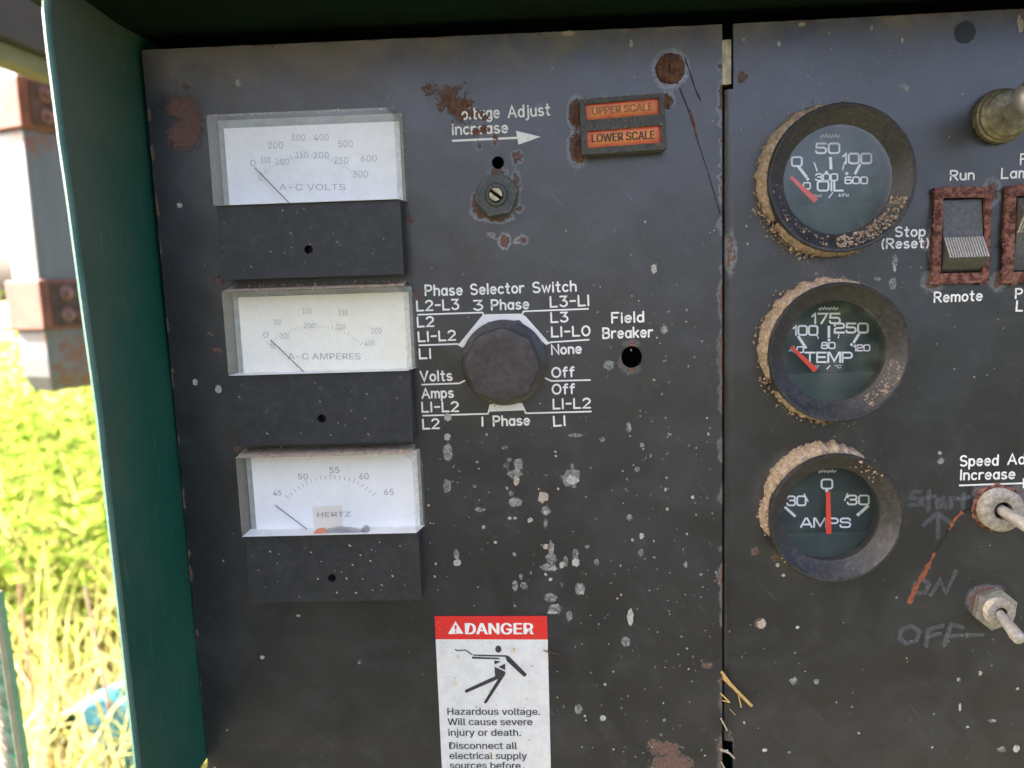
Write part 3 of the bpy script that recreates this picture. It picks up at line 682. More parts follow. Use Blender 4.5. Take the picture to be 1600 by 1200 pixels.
for l in ([(285, 285), (245, 290), (235, 315), (285, 325), (295, 350), (230, 355)], [(330, 285), (325, 380)], [(300, 320), (360, 310)], [(400, 320), (370, 330), (372, 365), (402, 360), (402, 318), (415, 368)], [(440, 365), (440, 320), (478, 320)], [(505, 300), (500, 365)], [(480, 325), (530, 315)],
          [(375, 520), (375, 405)], [(300, 455), (372, 395), (446, 450)], [(340, 810), (385, 735), (415, 800), (465, 690)], [(290, 725), (250, 760), (262, 800), (310, 800), (330, 755), (290, 725)],
          [(240, 965), (190, 985), (180, 1030), (215, 1055), (265, 1040), (280, 995), (240, 965)], [(400, 965), (325, 985), (315, 1068)], [(322, 1020), (385, 1005)], [(500, 975), (440, 960), (405, 1065)], [(420, 1020), (520, 1010)], [(520, 1015), (600, 1010)]):
    pline(mb, [ch(*p) for p in l], 7.0, 6e-5)
tag(mb.build('chalk_writing', 'chalk', panel2), 'faint hand-scrawled start, on and off beside the toggle switches')
mb = MB()
def ragged(mb, pts, w0, h, seed, amp=.6):
    q = []
    for (u0, v0), (u1, v1) in zip(pts[:-1], pts[1:]):
        for k in range(8): q.append((u0 + (u1 - u0) * k / 8, v0 + (v1 - v0) * k / 8))
    q.append(pts[-1]); Lq, Rq = [], []
    for i, (u, v) in enumerate(q):
        a_ = q[max(0, i - 1)]; b_ = q[min(len(q) - 1, i + 1)]; d = np.array([b_[0] - a_[0], b_[1] - a_[1]]); d = d / np.linalg.norm(d); nn = np.array([-d[1], d[0]])
        w = w0 * (1 + amp * 1.8 * fbm(i * .35, seed, 1, 3, seed)) / 2
        Lq.append(P(u + nn[0] * w, v + nn[1] * w, h)); Rq.append(P(u - nn[0] * w, v - nn[1] * w, h))
    k = len(q); mb.add([(x, -h, z) for x, z in Lq + Rq], [(i, i + 1, k + i + 1, k + i) for i in range(k - 1)])
ragged(mb, [ch(*p) for p in ((228, 855), (262, 770), (312, 690), (358, 596))], 6.5, 9e-5, 2.2, 1.1)
ragged(mb, [ch(*p) for p in ((432, 480), (460, 425), (500, 388))], 4.5, 9e-5, 3.2, 1.1)
tag(mb.build('rust_streak', 'rust_bright', panel2), 'orange rusty scratch slanting across the handwriting')
mb = MB(); ragged(mb, [ch(*p) for p in ((355, 600), (398, 535), (436, 470))], 2.6, 8e-5, 4.2); mb.build('bare_scratch', 'slot', panel2)
mb = MB(); ragged(mb, [ch(*p) for p in ((498, 390), (545, 370))], 2.6, 8e-5, 5.2); mb.build('bare_scratch', 'slot', panel2)
mb = MB(); mb.flat(blob(P(1508, 50, 8e-5), 15 * PX, 15.5 * PX, 3, 30, .12), 8e-5)
mb.build('old_plug_mark', 'plug', panel2)
# cracks, flakes and dried splashes on the left sheet
mb = MB()
ragged(mb, [(1070, 89), (1079, 116), (1086, 138), (1095, 157)], 1.7, 7e-5, 1.5); ragged(mb, [(1062, 138), (1079, 179), (1087, 210), (1104, 262), (1126, 336)], 1.7, 7e-5, 2.5)
mb.build('paint_crack', 'slot', panel1)
mb = MB(); ragged(mb, [(1077, 172), (1083, 192), (1088, 212)], 4.5, 9e-5, 6.5); mb.build('rust_flake', 'rust', panel1)
for i, (u, v, a_, b_) in enumerate(((714, 172, 9, 6), (735, 177, 5, 7), (752, 176, 4, 3), (744, 206, 6, 5), (755, 203, 6, 5), (702, 158, 10, 8), (727, 160, 8, 6), (758, 184, 5, 4), (720, 184, 5, 4), (775, 214, 4, 4))):
    mb = MB(); mb.flat(blob(P(u, v, 1.5e-4), a_ * PX, b_ * PX, i * 3.3, 40, .95), 1.4e-4 + i * 5e-6); mb.build('rust_flake', 'rust', panel1)
def spat(mb, u, v, a_, b_, seed, h=1.0e-4, rot=0, jag=.6):
    mb.flat(blob(P(u, v, h), a_ * PX, b_ * PX, seed, 26, jag, rot), h)
cb = crop(640, 640, 3.2)
white, tan, grey, rs = MB(), MB(), MB(), random.Random(21)
for x, y, a_, b_, k in ((190, 137, 17, 17, 0), (192, 215, 24, 50, 2), (186, 382, 22, 36, 2), (478, 190, 16, 10, 2), (500, 250, 12, 10, 2), (485, 278, 14, 14, 2), (545, 275, 22, 34, 2), (525, 322, 38, 22, 2), (533, 355, 14, 24, 1), (530, 462, 34, 26, 2), (508, 420, 14, 14, 2),
        (806, 345, 44, 46, 2), (815, 352, 30, 24, 0), (815, 300, 10, 30, 2), (668, 438, 26, 28, 1), (680, 505, 22, 24, 2), (684, 515, 13, 13, 0), (680, 570, 10, 24, 2), (710, 690, 16, 36, 2), (708, 745, 28, 30, 2), (695, 790, 42, 20, 2), (720, 795, 18, 10, 0), (680, 685, 14, 14, 1),
        (830, 725, 14, 34, 2), (830, 765, 20, 22, 0), (780, 760, 13, 28, 2), (760, 777, 12, 18, 0), (235, 725, 14, 30, 2), (237, 765, 20, 18, 0), (528, 882, 14, 28, 2), (570, 880, 18, 20, 2), (556, 838, 9, 18, 2), (862, 890, 16, 30, 2), (862, 915, 12, 10, 0), (702, 940, 34, 24, 2), (725, 995, 36, 26, 2), (712, 1015, 26, 8, 0), (760, 875, 9, 12, 2), (935, 765, 12, 18, 2),
        (1160, 632, 12, 17, 0), (1156, 715, 16, 20, 2), (1138, 298, 14, 14, 2), (1162, 178, 11, 11, 2), (888, 685, 12, 10, 2), (602, 552, 13, 12, 0), (500, 543, 10, 8, 0), (527, 543, 9, 8, 0), (345, 500, 17, 15, 2), (370, 500, 9, 8, 2), (325, 382, 11, 9, 2), (338, 262, 9, 6, 2), (370, 588, 9, 9, 1), (1100, 540, 16, 16, 2), (1095, 90, 14, 26, 2), (965, 150, 14, 14, 2), (830, 128, 40, 10, 2), (1380, 775, 10, 18, 2), (1455, 825, 10, 8, 2), (1415, 438, 9, 9, 0)):
    u, v = cb(x, y); spat((white, tan, grey)[k], u, v, a_ / 3.2, b_ / 3.2, x * .37 + y * .11, 1.0e-4 + rs.random() * 6e-5)
for u, v, a_, b_, k in ((985, 965, 5, 14, 0), (978, 1003, 7, 9, 2), (904, 1108, 6, 9, 2), (942, 1122, 5, 5, 0), (890, 962, 5, 9, 2), (904, 920, 6, 11, 2), (281, 321, 4.5, 3.8, 0), (1022, 420, 4, 7, 0), (986, 68, 2.5, 5, 0), (888, 52, 10, 3.5, 1), (410, 1027, 3.5, 3, 0), (466, 962, 4, 2, 0), (562, 1035, 3, 3.5, 2), (1037, 515, 6, 6, 2), (951, 570, 9, 8, 2), (305, 597, 4, 5, 0), (341, 608, 5, 7, 0), (700, 652, 6, 6, 0), (372, 130, 4, 5.5, 0), (1038, 1125, 3, 3, 2), (860, 905, 3, 3, 0)):
    spat((white, tan, grey)[k], u, v, a_, b_, u * .31 + v * .17, 1.0e-4 + rs.random() * 6e-5)
for i in range(560):
    if i < 400:
        u = rs.gauss(1040, 95) if i < 200 else rs.uniform(660, 1122); v = rs.uniform(350, 1200) if i < 160 else rs.uniform(640, 1200)
    else: u, v = rs.uniform(240, 1122), rs.uniform(60, 1200)
    if u > 1122 or u < 232 + (v - 78) * .0895 or (668 < u < 868 and v > 955): continue
    r_ = abs(rs.gauss(0, .72)) + .5; k = rs.choices((0, 1, 2), (2, .7, 7))[0]
    spat((white, tan, grey)[k], u, v, r_, r_ * rs.uniform(.6, 1.8), i * 1.7, 1.0e-4 + rs.random() * 6e-5, R(rs.uniform(-30, 60)), .4)
for mbx, mt, lb in ((white, 'spat_white', 'chalky white dried splashes'), (tan, 'spat_tan', 'tan dried mud splashes'), (grey, 'spat_grey', 'thin grey dried drips')):
    tag(mbx.build('dried_splash', mt, panel1), lb, kind='stuff')
white, tan, grey = MB(), MB(), MB()
for u, v, a_, b_, k in ((1592, 32, 2.5, 8, 1), (1595, 40, 4, 9, 1), (1362, 43, 2, 4, 0), (1410, 63, 2, 4, 0), (1217, 68, 2.5, 4, 0), (1413, 138, 8, 6, 2), (1253, 38, 5, 3, 1), (1398, 408, 4, 10, 2), (1470, 720, 5, 5, 2), (1469, 708, 3, 2.5, 0), (1498, 1062, 3.2, 3.6, 2), (1500, 1105, 2, 7, 0), (1532, 1052, 3, 4, 1), (1512, 1136, 2.5, 2, 0), (1565, 1171, 6, 5, 2), (1588, 1170, 5, 6, 0), (1590, 1076, 2.5, 2.5, 0), (1550, 1126, 6, 3, 2), (1240, 1064, 6, 7, 2), (1195, 1172, 4, 3.5, 0), (1246, 980, 3, 2.5, 0), (1190, 975, 7, 8, 1), (1275, 1065, 5, 5, 2), (1384, 612, 4, 4, 0), (1420, 552, 4, 4, 2), (1398, 420, 2, 5, 0), (1395, 443, 6, 9, 2), (1215, 883, 3, 3, 0), (1224, 899, 3, 2.5, 0), (1371, 436, 5, 3, 2)):
    spat((white, tan, grey)[k], u, v, a_, b_, u * .31 + v * .17, 1.0e-4 + rs.random() * 6e-5)
for i in range(210):
    u, v = rs.uniform(1150, 1598), rs.uniform(30, 1200)
    if any(math.hypot(u - gu, v - gv) < 100 for gu, gv in GA) or (1450 < u < 1556 and 285 < v < 450): continue
    r_ = abs(rs.gauss(0, .7)) + .45; k = rs.choices((0, 1, 2), (2, .7, 7))[0]
    spat((white, tan, grey)[k], u, v, r_, r_ * rs.uniform(.6, 1.6), i * 1.9, 1.0e-4 + rs.random() * 6e-5, R(rs.uniform(-30, 60)), .4)
for mbx, mt, lb in ((white, 'spat_white', 'chalky white dried splashes'), (tan, 'spat_tan', 'tan dried mud splashes'), (grey, 'spat_grey', 'thin grey dried drips')):
    tag(mbx.build('dried_splash', mt, panel2), lb, kind='stuff')

# ------------------------------------------------------------------ panel meters
FH, BH, DH = .0112, .0098, -.0015      # window front, black cover front, dial plane
def meter(front, black_bottom, holepx, label, needle, texts, kind):
    (TLp, TRp, BRp, BLp) = [np.array(P(*p, FH)) for p in front]
    k1, k2 = [np.array(P(*p, BH)) for p in black_bottom]
    c = (BLp + BRp) / 2; d = (BRp - BLp); w = (np.linalg.norm(BRp - BLp) + np.linalg.norm(TRp - TLp)) / 2; ax = d / np.linalg.norm(d); az = np.array([-ax[1], ax[0]])
    ht = (az @ (TLp - BLp) + az @ (TRp - BRp)) / 2; hb = az @ (c - (k1 + k2) / 2)
    root = thing('panel_meter', W3(c, 0), label, 'panel meter', 'square panel meters down the left side')
    def L(x, z): return tuple(c + ax * x + az * z)
    dr = .0016
    # black cover
    bo = [L(-w / 2 + .0006, 0), L(-w / 2 + .0006, -hb), L(w / 2 + .0006, -hb), L(w / 2 + .0006, 0)]
    hc = P(*holepx, BH); mb = MB(); plate(mb, bo, [circ(hc, 6.6 * PX, 20)], 0, BH)
    mb.build('housing', 'plastic_black', root, bevel=.0004)
    rg = random.Random(int(holepx[0])); mb = MB()
    for k in range(34):
        x, z = rg.uniform(-w / 2 + .002, w / 2 - .002), -rg.uniform(.002, hb - .002); q = (abs(rg.gauss(0, .5)) + .35) * PX
        mb.flat(blob(L(x, z), q * rg.uniform(1, 2.2), q, k * 1.3, 14, .5, R(-38)), BH + 6e-5 + k * 2e-6)
    tag(mb.build('dried_splash', 'spat_white' if kind == 3 else 'spat_grey', root), kind='stuff')
    mb = MB(); mb.disc(hc, 6.2 * PX, .004, 20); mb.disc(hc, 4.6 * PX, .006, 20); scw = mb.build('screw', 'slot', root)
    # clear cover: sloped sides + front
    base = [L(-w / 2 - .0002, .0002), L(w / 2 + dr * 1.4, .0002), L(w / 2 + dr * 1.4, ht + dr * .9), L(-w / 2 - .0002, ht + dr * .9)]
    cch = .0032
    fr_ = [L(-w / 2, .0002), L(w / 2, .0002), L(w / 2, ht - cch), L(w / 2 - cch, ht), L(-w / 2, ht)]
    base = [base[0], base[1], L(w / 2 + dr * 1.4, ht - cch * .8), L(w / 2 - cch * .4, ht + dr * .9), base[3]]
    mb = MB(); mb.flat(fr_, FH); mb.build('window', 'meter_glass%d' % kind, root)
    mb = MB(); nb = len(base)
    mb.add([W3(p, .0004) for p in base] + [W3(p, FH) for p in fr_], [(i, (i + 1) % nb, nb + (i + 1) % nb, nb + i) for i in range(1, nb)])
    mb.build('window_side', 'cover_side', root)
    mb = MB(); mb.add([W3(base[0], .0004), W3(base[1], .0004), W3(fr_[1], FH), W3(fr_[0], FH)], [(0, 1, 2, 3)]); mb.build('inner_shelf', 'shelf', root)
    # dial box
    e = .0026; ti = (.0034, .0024, .0008)[kind - 1]
    mb = MB(); mb.flat([L(-w / 2 + .0002, .0002), L(w / 2 + .0015, .0002), L(w / 2 + .0015, ht - .0002), L(-w / 2 + .0002, ht - .0002)], .0008); mb.build('back_plate', 'back_plate', root)
    mb = MB(); di = [L(-w / 2 + e, -.003), L(w / 2 + .0003, -.003), L(w / 2 + .0003, .0003), L(w / 2 + .0003, ht - ti), L(-w / 2 + e, ht - ti)]
    mb.flat(di, .0014); dial = mb.build('dial', 'paper_warm' if kind == 2 else 'paper', root)
    ink, dark = MB(), MB(); DHh = .0015
    for s, u0, v0, u1, v1 in texts:
        ftext(dark if kind == 3 else ink, s, (u0, v1), (u1, v1), v1 - v0, DHh, .0)
    cp = lambda u, v: P(u, v, DHh)
    if kind == 3:
        for i in range(21):
            t = R(141 - i * 4.9); r0 = 86; u0, v0 = 519, 832
            pline(dark, [(u0 + r0 * math.cos(t) * 1.0, v0 - r0 * .98 * math.sin(t)), (u0 + (r0 + (8 if i % 5 == 0 else 5)) * math.cos(t), v0 - (r0 + (8 if i % 5 == 0 else 5)) * .98 * math.sin(t))], .8, DHh)
    else:
        for i in range(31):
            t = R(138 - i * 3.2); r0 = 94; u0, v0 = (482, 330) if kind == 1 else (492, 596)
            pline(ink, [(u0 + r0 * math.cos(t) * 1.0, v0 - r0 * .9 * math.sin(t)), (u0 + (r0 + (7 if i % 5 == 0 else 4)) * math.cos(t), v0 - (r0 + (7 if i % 5 == 0 else 4)) * .9 * math.sin(t))], .7, DHh)
    if ink.v: ink.build('scale_marking', 'ink', dial)
    if dark.v: dark.build('scale_marking', 'ink_dark', dial)
    (u0, v0), (u1, v1) = needle; mb = MB(); a_, b_ = P(u0, v0, .003), P(u1, v1, .003)
    ex2 = (b_[0] + (b_[0] - a_[0]) * .2, b_[1] + (b_[1] - a_[1]) * .2)
    mb.tube([W3(a_, .003), W3(ex2, .003)], .00022, 6); mb.build('needle', 'needle_dark', root)
    if kind == 3:
        c6 = crop(340, 680, 4.286)
        mb = MB(); mb.flat([P(*c6(x, y), .0017) for x, y in ((640, 480), (830, 470), (840, 640), (650, 645))], .0017); mb.build('paper_patch', 'patch', dial)
        mb = MB(); ftext(mb, 'HERTZ', c6(668, 548), c6(890, 543), 7.2, .0019, .0); mb.build('scale_marking', 'ink_dark', dial)
        mb = MB(); mb.prism([P(*c6(x, y), .009) for x, y in ((640, 668), (650, 640), (700, 630), (722, 642), (722, 668))], .0065, .009); mb.build('pivot_block', 'red_part', root, bevel=.0003)
        mb = MB(); mb.prism([P(*c6(x, y), .009) for x, y in ((724, 640), (800, 626), (880, 630), (960, 648), (960, 668), (724, 668))], .006, .009)
        mb.lathe(P(*c6(985, 642), .009), [(.0008, .006), (.0008, .009), (.0016, .009), (.0016, .006)], 20); mb.build('movement', 'grey_metal', root)
    # dirt lying along the top ledge
    rg = random.Random(int(holepx[1])); mb = MB()
    N = {1: 30, 2: 260, 3: 230}[kind]
    for i in range(N):
        x = rg.uniform(-w / 2, w / 2); hgt = rg.random() ** (1 if kind > 1 else 2) * FH * (1.0 if kind > 1 else .9)
        z = ht + dr * .9 * (1 - hgt / FH) + rg.uniform(-.0001, .0004) + (.0008 if kind == 2 and hgt < .006 else 0)
        p = L(x, z); mb.chunk((p[0], -hgt, p[1]), rg.uniform(.00015, .0004) * (1 + 1.3 * rg.random() ** 8), rg)
    for i in range(24):
        z = rg.uniform(0, ht); hgt = rg.random() * FH; p = L(w / 2 + dr * 1.4 * (1 - hgt / FH), z); mb.chunk((p[0], -hgt, p[1]), rg.uniform(.00012, .0003), rg)
    tag(mb.build('settled_dirt', 'dust_m', root), kind='stuff')
    if kind > 1:        # dust film over the ledge itself
        mb = MB(); nq = 60; row = []
        for i in range(nq + 1):
            x = -w / 2 + w * i / nq; j = .0005 * fbm(i * .3, kind, 1, 3, kind) + .0003
            row.append([W3(L(x, ht + dr * .9 + j), .0006), W3(L(x, ht + dr * .5 + j), FH * .5), W3(L(x, ht + j * .25), FH - .0002 - abs(j) * .5)])
        mb.add([p for r_ in row for p in r_], [(i * 3 + j, i * 3 + j + 1, (i + 1) * 3 + j + 1, (i + 1) * 3 + j) for i in range(nq) for j in range(2)])
        mb.build('dust_film', 'dust_m', root)
    return root
c4 = crop(300, 140, 4.0); c5 = crop(320, 420, 4.0); c6 = crop(340, 680, 4.286)
def tx(cf, rows): return [(s, *cf(a_, b_), *cf(c_, d_)) for s, a_, b_, c_, d_ in rows]
meter([c4(84, 168), c4(1250, 100), c4(1287, 686), c4(134, 728)], [(345.5, 437), (632, 429)], (482, 390), 'topmost square meter, pale dial marked in volts, needle at zero', (c4(392, 488), c4(592, 692)),
      tx(c4, [('0', 365, 440, 398, 478), ('100', 432, 420, 492, 458), ('200', 475, 325, 570, 368), ('300', 620, 280, 708, 320), ('400', 762, 278, 855, 318), ('500', 915, 318, 1005, 360), ('600', 1055, 410, 1155, 450),
              ('100', 522, 432, 605, 470), ('150', 650, 388, 722, 428), ('200', 760, 390, 855, 430), ('250', 890, 422, 975, 465), ('300', 1005, 507, 1100, 550), ('50', 415, 535, 445, 572), ('A-C VOLTS', 545, 590, 960, 628)]), 1)
meter([c5(105, 142), c5(1238, 112), c5(1268, 640), c5(147, 672)], [(364, 696), (644, 691)], (502.5, 654), 'middle square meter with yellowed pale dial reading amperes under a dusty ledge', (c5(410, 443), c5(620, 645)),
      tx(c5, [('0', 365, 395, 398, 430), ('50', 435, 318, 480, 350), ('100', 612, 246, 668, 280), ('150', 835, 256, 895, 290), ('200', 1043, 368, 1105, 404), ('100', 475, 405, 530, 436), ('200', 622, 340, 690, 372), ('300', 820, 346, 880, 380), ('400', 1000, 447, 1062, 480),
              ('A-C AMPERES', 520, 528, 975, 566), ('50', 412, 470, 440, 498)]), 2)
meter([c6(118, 152), c6(1298, 128), c6(1330, 658), c6(163, 684)], [(384.5, 941), (657, 938.5)], (518.5, 903), 'lowest square meter, white hertz dial with orange pivot and scale of forty-five to sixty-five', (c6(385, 468), c6(618, 645)),
      tx(c6, [('45', 372, 368, 428, 404), ('50', 540, 258, 605, 295), ('55', 750, 214, 815, 254), ('60', 950, 255, 1012, 295), ('65', 1115, 360, 1180, 400)]), 3)

# ------------------------------------------------------------------ round gauges
def gauge(i, label, marks, needle, crust, cf):
    c = P(*GA[i]); Rg = GR * (1, .985, .955)[i]
    root = thing('round_gauge', W3(c, 0), label, 'gauge', 'round gauges in a column on the right panel')
    mb = MB(); mb.lathe(c, [(Rg * .97, 0.0), (Rg * .985, .0012), (Rg * .985, .0078), (Rg, .0086), (Rg, .0100), (Rg * .985, .0106), (Rg * .955, .0104), (Rg * .93, .0094), (Rg * .765, .0058), (Rg * .735, .0050), (Rg * .735, .0034), (Rg * .80, .0028), (Rg * .80, -.0075)], 96)
    mb.build('bezel', 'bezel', root, smooth=True)
    mb = MB(); mb.disc(c, Rg * .742, .0053, 64); mb.build('glass', ('gauge_glass_sky', 'gauge_glass', 'gauge_glass')[i], root)
    DHh = -.0062
    mb = MB(); mb.disc(c, Rg * .80, DHh, 64); dial = mb.build('dial', 'dial_black', root)
    mb = MB(); mb.lathe(c, [(Rg * .80, -.0035), (Rg * .795, -.0035), (Rg * .79, -.0061)], 64, a0=R(-12), a1=R(192)); mb.build('inner_ring', 'dial_cover', root, smooth=True)
    cut = P(1300, needle[1][1] + (5 if i < 2 else 1), -.0035)[1]
    pts = [p for p in circ(c, Rg * .795, 96) if p[1] < cut]; zc = cut; hw = math.sqrt(max(1e-9, (Rg * .795) ** 2 - (zc - c[1]) ** 2))
    pts = sorted(pts, key=lambda p: (math.atan2(p[1] - c[1], p[0] - c[0]) - R(90)) % (2 * math.pi)); pts = [(c[0] - hw, zc)] + pts + [(c[0] + hw, zc)]
    mb = MB(); mb.prism(pts, -.0055, -.0037); mb.build('dial_cover', 'dial_cover', root)
    ink = MB(); h = DHh + .0001
    for mk in marks:
        k = mk[0]
        if k == 't': btext(ink, mk[1], (*cf(mk[2], mk[3]), *cf(mk[4], mk[5])), h, (mk[6] if len(mk) > 6 else 2.3) * 1.18)
        elif k == 'l': qline(ink, [cf(mk[1], mk[2]), cf(mk[3], mk[4])], mk[5], h)
        elif k == 'f': ftext(ink, mk[1], cf(mk[2], mk[4]), cf(mk[3], mk[4]), mk[5], h, 0, .15)
        elif k == 's':
            x0, y, x1 = mk[1:4]; n_ = 9
            pline(ink, [cf(x0 + (x1 - x0) * q / 40, y + 12 * math.sin(q * .95) * (.45 + .55 * math.sin(q * .31 + 1) ** 2)) for q in range(41)], 1.3, h)
    ink.build('dial_marking', 'dial_print', dial)
    (u0, v0), (u1, v1), w0, w1 = needle; hn = -.0045
    a_, b_ = np.array(P(u0, v0, hn)), np.array(P(u1, v1, hn)); d = (b_ - a_) / np.linalg.norm(b_ - a_); nn = np.array([-d[1], d[0]]); b_ = b_ + d * .0003
    mb = MB(); mb.prism([tuple(a_ + nn * w0 * PX / 2), tuple(b_ + nn * w1 * PX / 2), tuple(b_ - nn * w1 * PX / 2), tuple(a_ - nn * w0 * PX / 2)], hn - .0003, hn + .0003, True)
    # the needle lies over the lower cover at its root
    mb.v = [(x, y - (.0012), z) for x, y, z in mb.v]
    mb.build('needle', 'needle_red', root)
    rg = random.Random(31 + i); mb = MB()
    for a0, a1, thick, hgt, dens, mode in crust:
        if mode == 'slab':
            n_ = 110; rows = []
            for k in range(n_ + 1):
                t = R(a0 + (a1 - a0) * k / n_); e = math.sin(math.pi * k / n_) ** .5; s_ = 1 + .9 * fbm(k * .16, 0, 1, 4, i + 3) + .18 * fbm(k * .7, 0, 1, 2, i + 5)
                th = max(.0002, thick * e * s_); hh = hgt * (.55 + .45 * e) * (1 + .35 * fbm(k * .15, 2, 1, 3, i))
                rr_ = [(Rg * .975, hh), (Rg * .985 + th * .35, hh * .96), (Rg * .985 + th * .75, hh * .72), (Rg * .985 + th, hh * .3), (Rg * .985 + th * 1.05, -.0001)]
                rows.append([(c[0] + (r_ + .00035 * fbm(k * .21, j * 1.7, 1, 3, 9)) * math.cos(t), -q, c[1] + (r_ + .00035 * fbm(k * .21, j * 1.7, 1, 3, 9)) * math.sin(t)) for j, (r_, q) in enumerate(rr_)])
            mb.add([p for r_ in rows for p in r_], [(k * 5 + j, k * 5 + j + 1, (k + 1) * 5 + j + 1, (k + 1) * 5 + j) for k in range(n_) for j in range(4)])
        for k in range(dens):
            t = R(rg.uniform(a0, a1))
            if mode == 'inner':
                f_ = rg.random(); r_ = Rg * (.775 + .16 * f_); q = .0059 + .0037 * f_ + .0002
            else:
                e = abs(rg.gauss(0, .6)); r_ = Rg * .99 + thick * e; q = max(0, hgt * (1 - e) * rg.uniform(.2, 1))
            mb.chunk((c[0] + r_ * math.cos(t), -q, c[1] + r_ * math.sin(t)), rg.uniform(.0002, .00055) * (1 + 1.4 * rg.random() ** 6), rg)
    tag(mb.build('dried_mud', 'mud', root), kind='stuff')
    return root
g1 = crop(1100, 120, 4.0); g2 = crop(1100, 420, 4.446); g3 = crop(1150, 680, 4.8)
gauge(0, 'uppermost round gauge, hazy oil pressure dial with red needle, muddy rim', [('t', '50', 700, 417, 846, 477, 2.6), ('t', '0', 549, 502, 611, 558, 2.5), ('t', '100', 870, 480, 1045, 541, 2.6), ('l', 590, 562, 640, 625, 4.2), ('l', 688, 535, 708, 590, 1.8), ('l', 790, 505, 794, 575, 4.4), ('l', 880, 530, 866, 582, 1.8), ('l', 975, 548, 944, 606, 4.2),
      ('l', 644, 634, 652, 644, 4), ('l', 765, 592, 765, 603, 4), ('l', 889, 600, 896, 609, 4), ('t', '300', 699, 607, 834, 648, 1.9), ('t', '600', 882, 627, 1021, 667, 1.9), ('t', '0', 621, 662, 664, 701, 1.9), ('t', 'OIL', 710, 654, 868, 711, 2.5), ('f', 'psi', 682, 738, 752, 5), ('l', 780, 757, 805, 722, 1.6), ('f', 'kPa', 840, 905, 748, 5), ('s', 730, 371, 850)],
      (g1(535, 628), g1(690, 775), 4.5, 8), [(78, 212, .0028, .0080, 150, 'slab'), (195, 255, .0038, .004, 170, ''), (215, 300, .002, .009, 160, 'slab'), (255, 330, .0013, .0105, 120, ''), (268, 342, 0, 0, 330, 'inner'), (180, 262, 0, 0, 40, 'inner'), (20, 75, .001, .010, 30, '')], g1)
gauge(1, 'middle round gauge, dark temperature dial with red needle at its low stop', [('t', '175', 752, 312, 944, 378, 2.6), ('t', '100', 622, 397, 788, 459, 2.5), ('t', '250', 908, 380, 1138, 443, 2.6), ('l', 655, 470, 708, 550, 4.2), ('l', 785, 460, 795, 486, 1.6), ('l', 868, 400, 868, 475, 4.2), ('l', 938, 455, 932, 482, 1.6), ('l', 1075, 455, 1040, 512, 4.2), ('l', 868, 488, 868, 500, 4), ('l', 1020, 522, 1030, 532, 4),
      ('t', '80', 817, 512, 909, 553, 1.9), ('t', '120', 1042, 529, 1151, 569, 1.9), ('t', '40', 592, 542, 690, 581, 1.9), ('t', 'TEMP', 702, 582, 1028, 648, 2.5), ('f', '°F', 768, 802, 692, 5), ('l', 853, 697, 876, 672, 1.6), ('f', '°C', 908, 955, 690, 5), ('s', 800, 276, 930)],
      (g2(597, 538), g2(765, 700), 4.5, 8), [(60, 203, .0026, .0088, 150, 'slab'), (200, 290, .0032, .004, 160, ''), (215, 300, .0018, .007, 120, 'slab'), (285, 340, .001, .0085, 60, ''), (300, 350, 0, 0, 90, 'inner'), (90, 180, .005, .002, 40, '')], g2)
gauge(2, 'lowest round gauge, near-black amps dial with upright red needle and clean bezel', [('t', '0', 642, 332, 722, 400, 2.4), ('t', '30', 384, 458, 522, 526, 2.4), ('t', '30', 836, 452, 996, 519, 2.4), ('l', 510, 440, 541, 496, 2), ('l', 838, 435, 814, 491, 2), ('l', 368, 540, 428, 594, 4), ('l', 432, 597, 442, 608, 4), ('l', 990, 530, 937, 578, 5), ('l', 927, 586, 912, 599, 5), ('l', 681, 405, 681, 425, 5), ('t', 'AMPS', 487, 624, 857, 689, 2.4), ('s', 620, 271, 750)],
      (g3(682, 418), g3(687, 727), 6, 8.6), [(60, 166, .0036, .0080, 30, 'slab'), (163, 200, .0018, .007, 25, 'slab'), (225, 262, .0012, .002, 30, ''), (40, 75, 0, 0, 25, 'inner')], g3)

# ------------------------------------------------------------------ selector knob
kc = P(787.5, 567, .003); root = thing('selector_knob', W3(kc, 0), 'big scalloped dark knob in the middle of the phase selector legend', 'knob')
mb = MB(); mb.lathe(kc, [(.0005, .0002), (65.5 * PX, .0002), (66.5 * PX, .0012), (66 * PX, .0035), (59 * PX, .0048), (50 * PX, .006)], 80); mb.build('skirt', 'skirt', root, smooth=True)
kk = P(785, 570, .012); mb = MB()
lob = lambda t, h: 1 + (.034 if h > .004 else .01) * (1 - 1.9 * abs(math.sin(4 * t + .25)) ** 1.5) * min(1, (h + .004) / .014)
mb.lathe(kk, [(56 * PX, .005), (56.5 * PX, .0125), (55.5 * PX, .0145), (53 * PX, .0158), (49 * PX, .0162), (30 * PX, .0158), (.00001, .0156)], 128, rf=lob); mb.build('grip', 'knob', root, smooth=True)

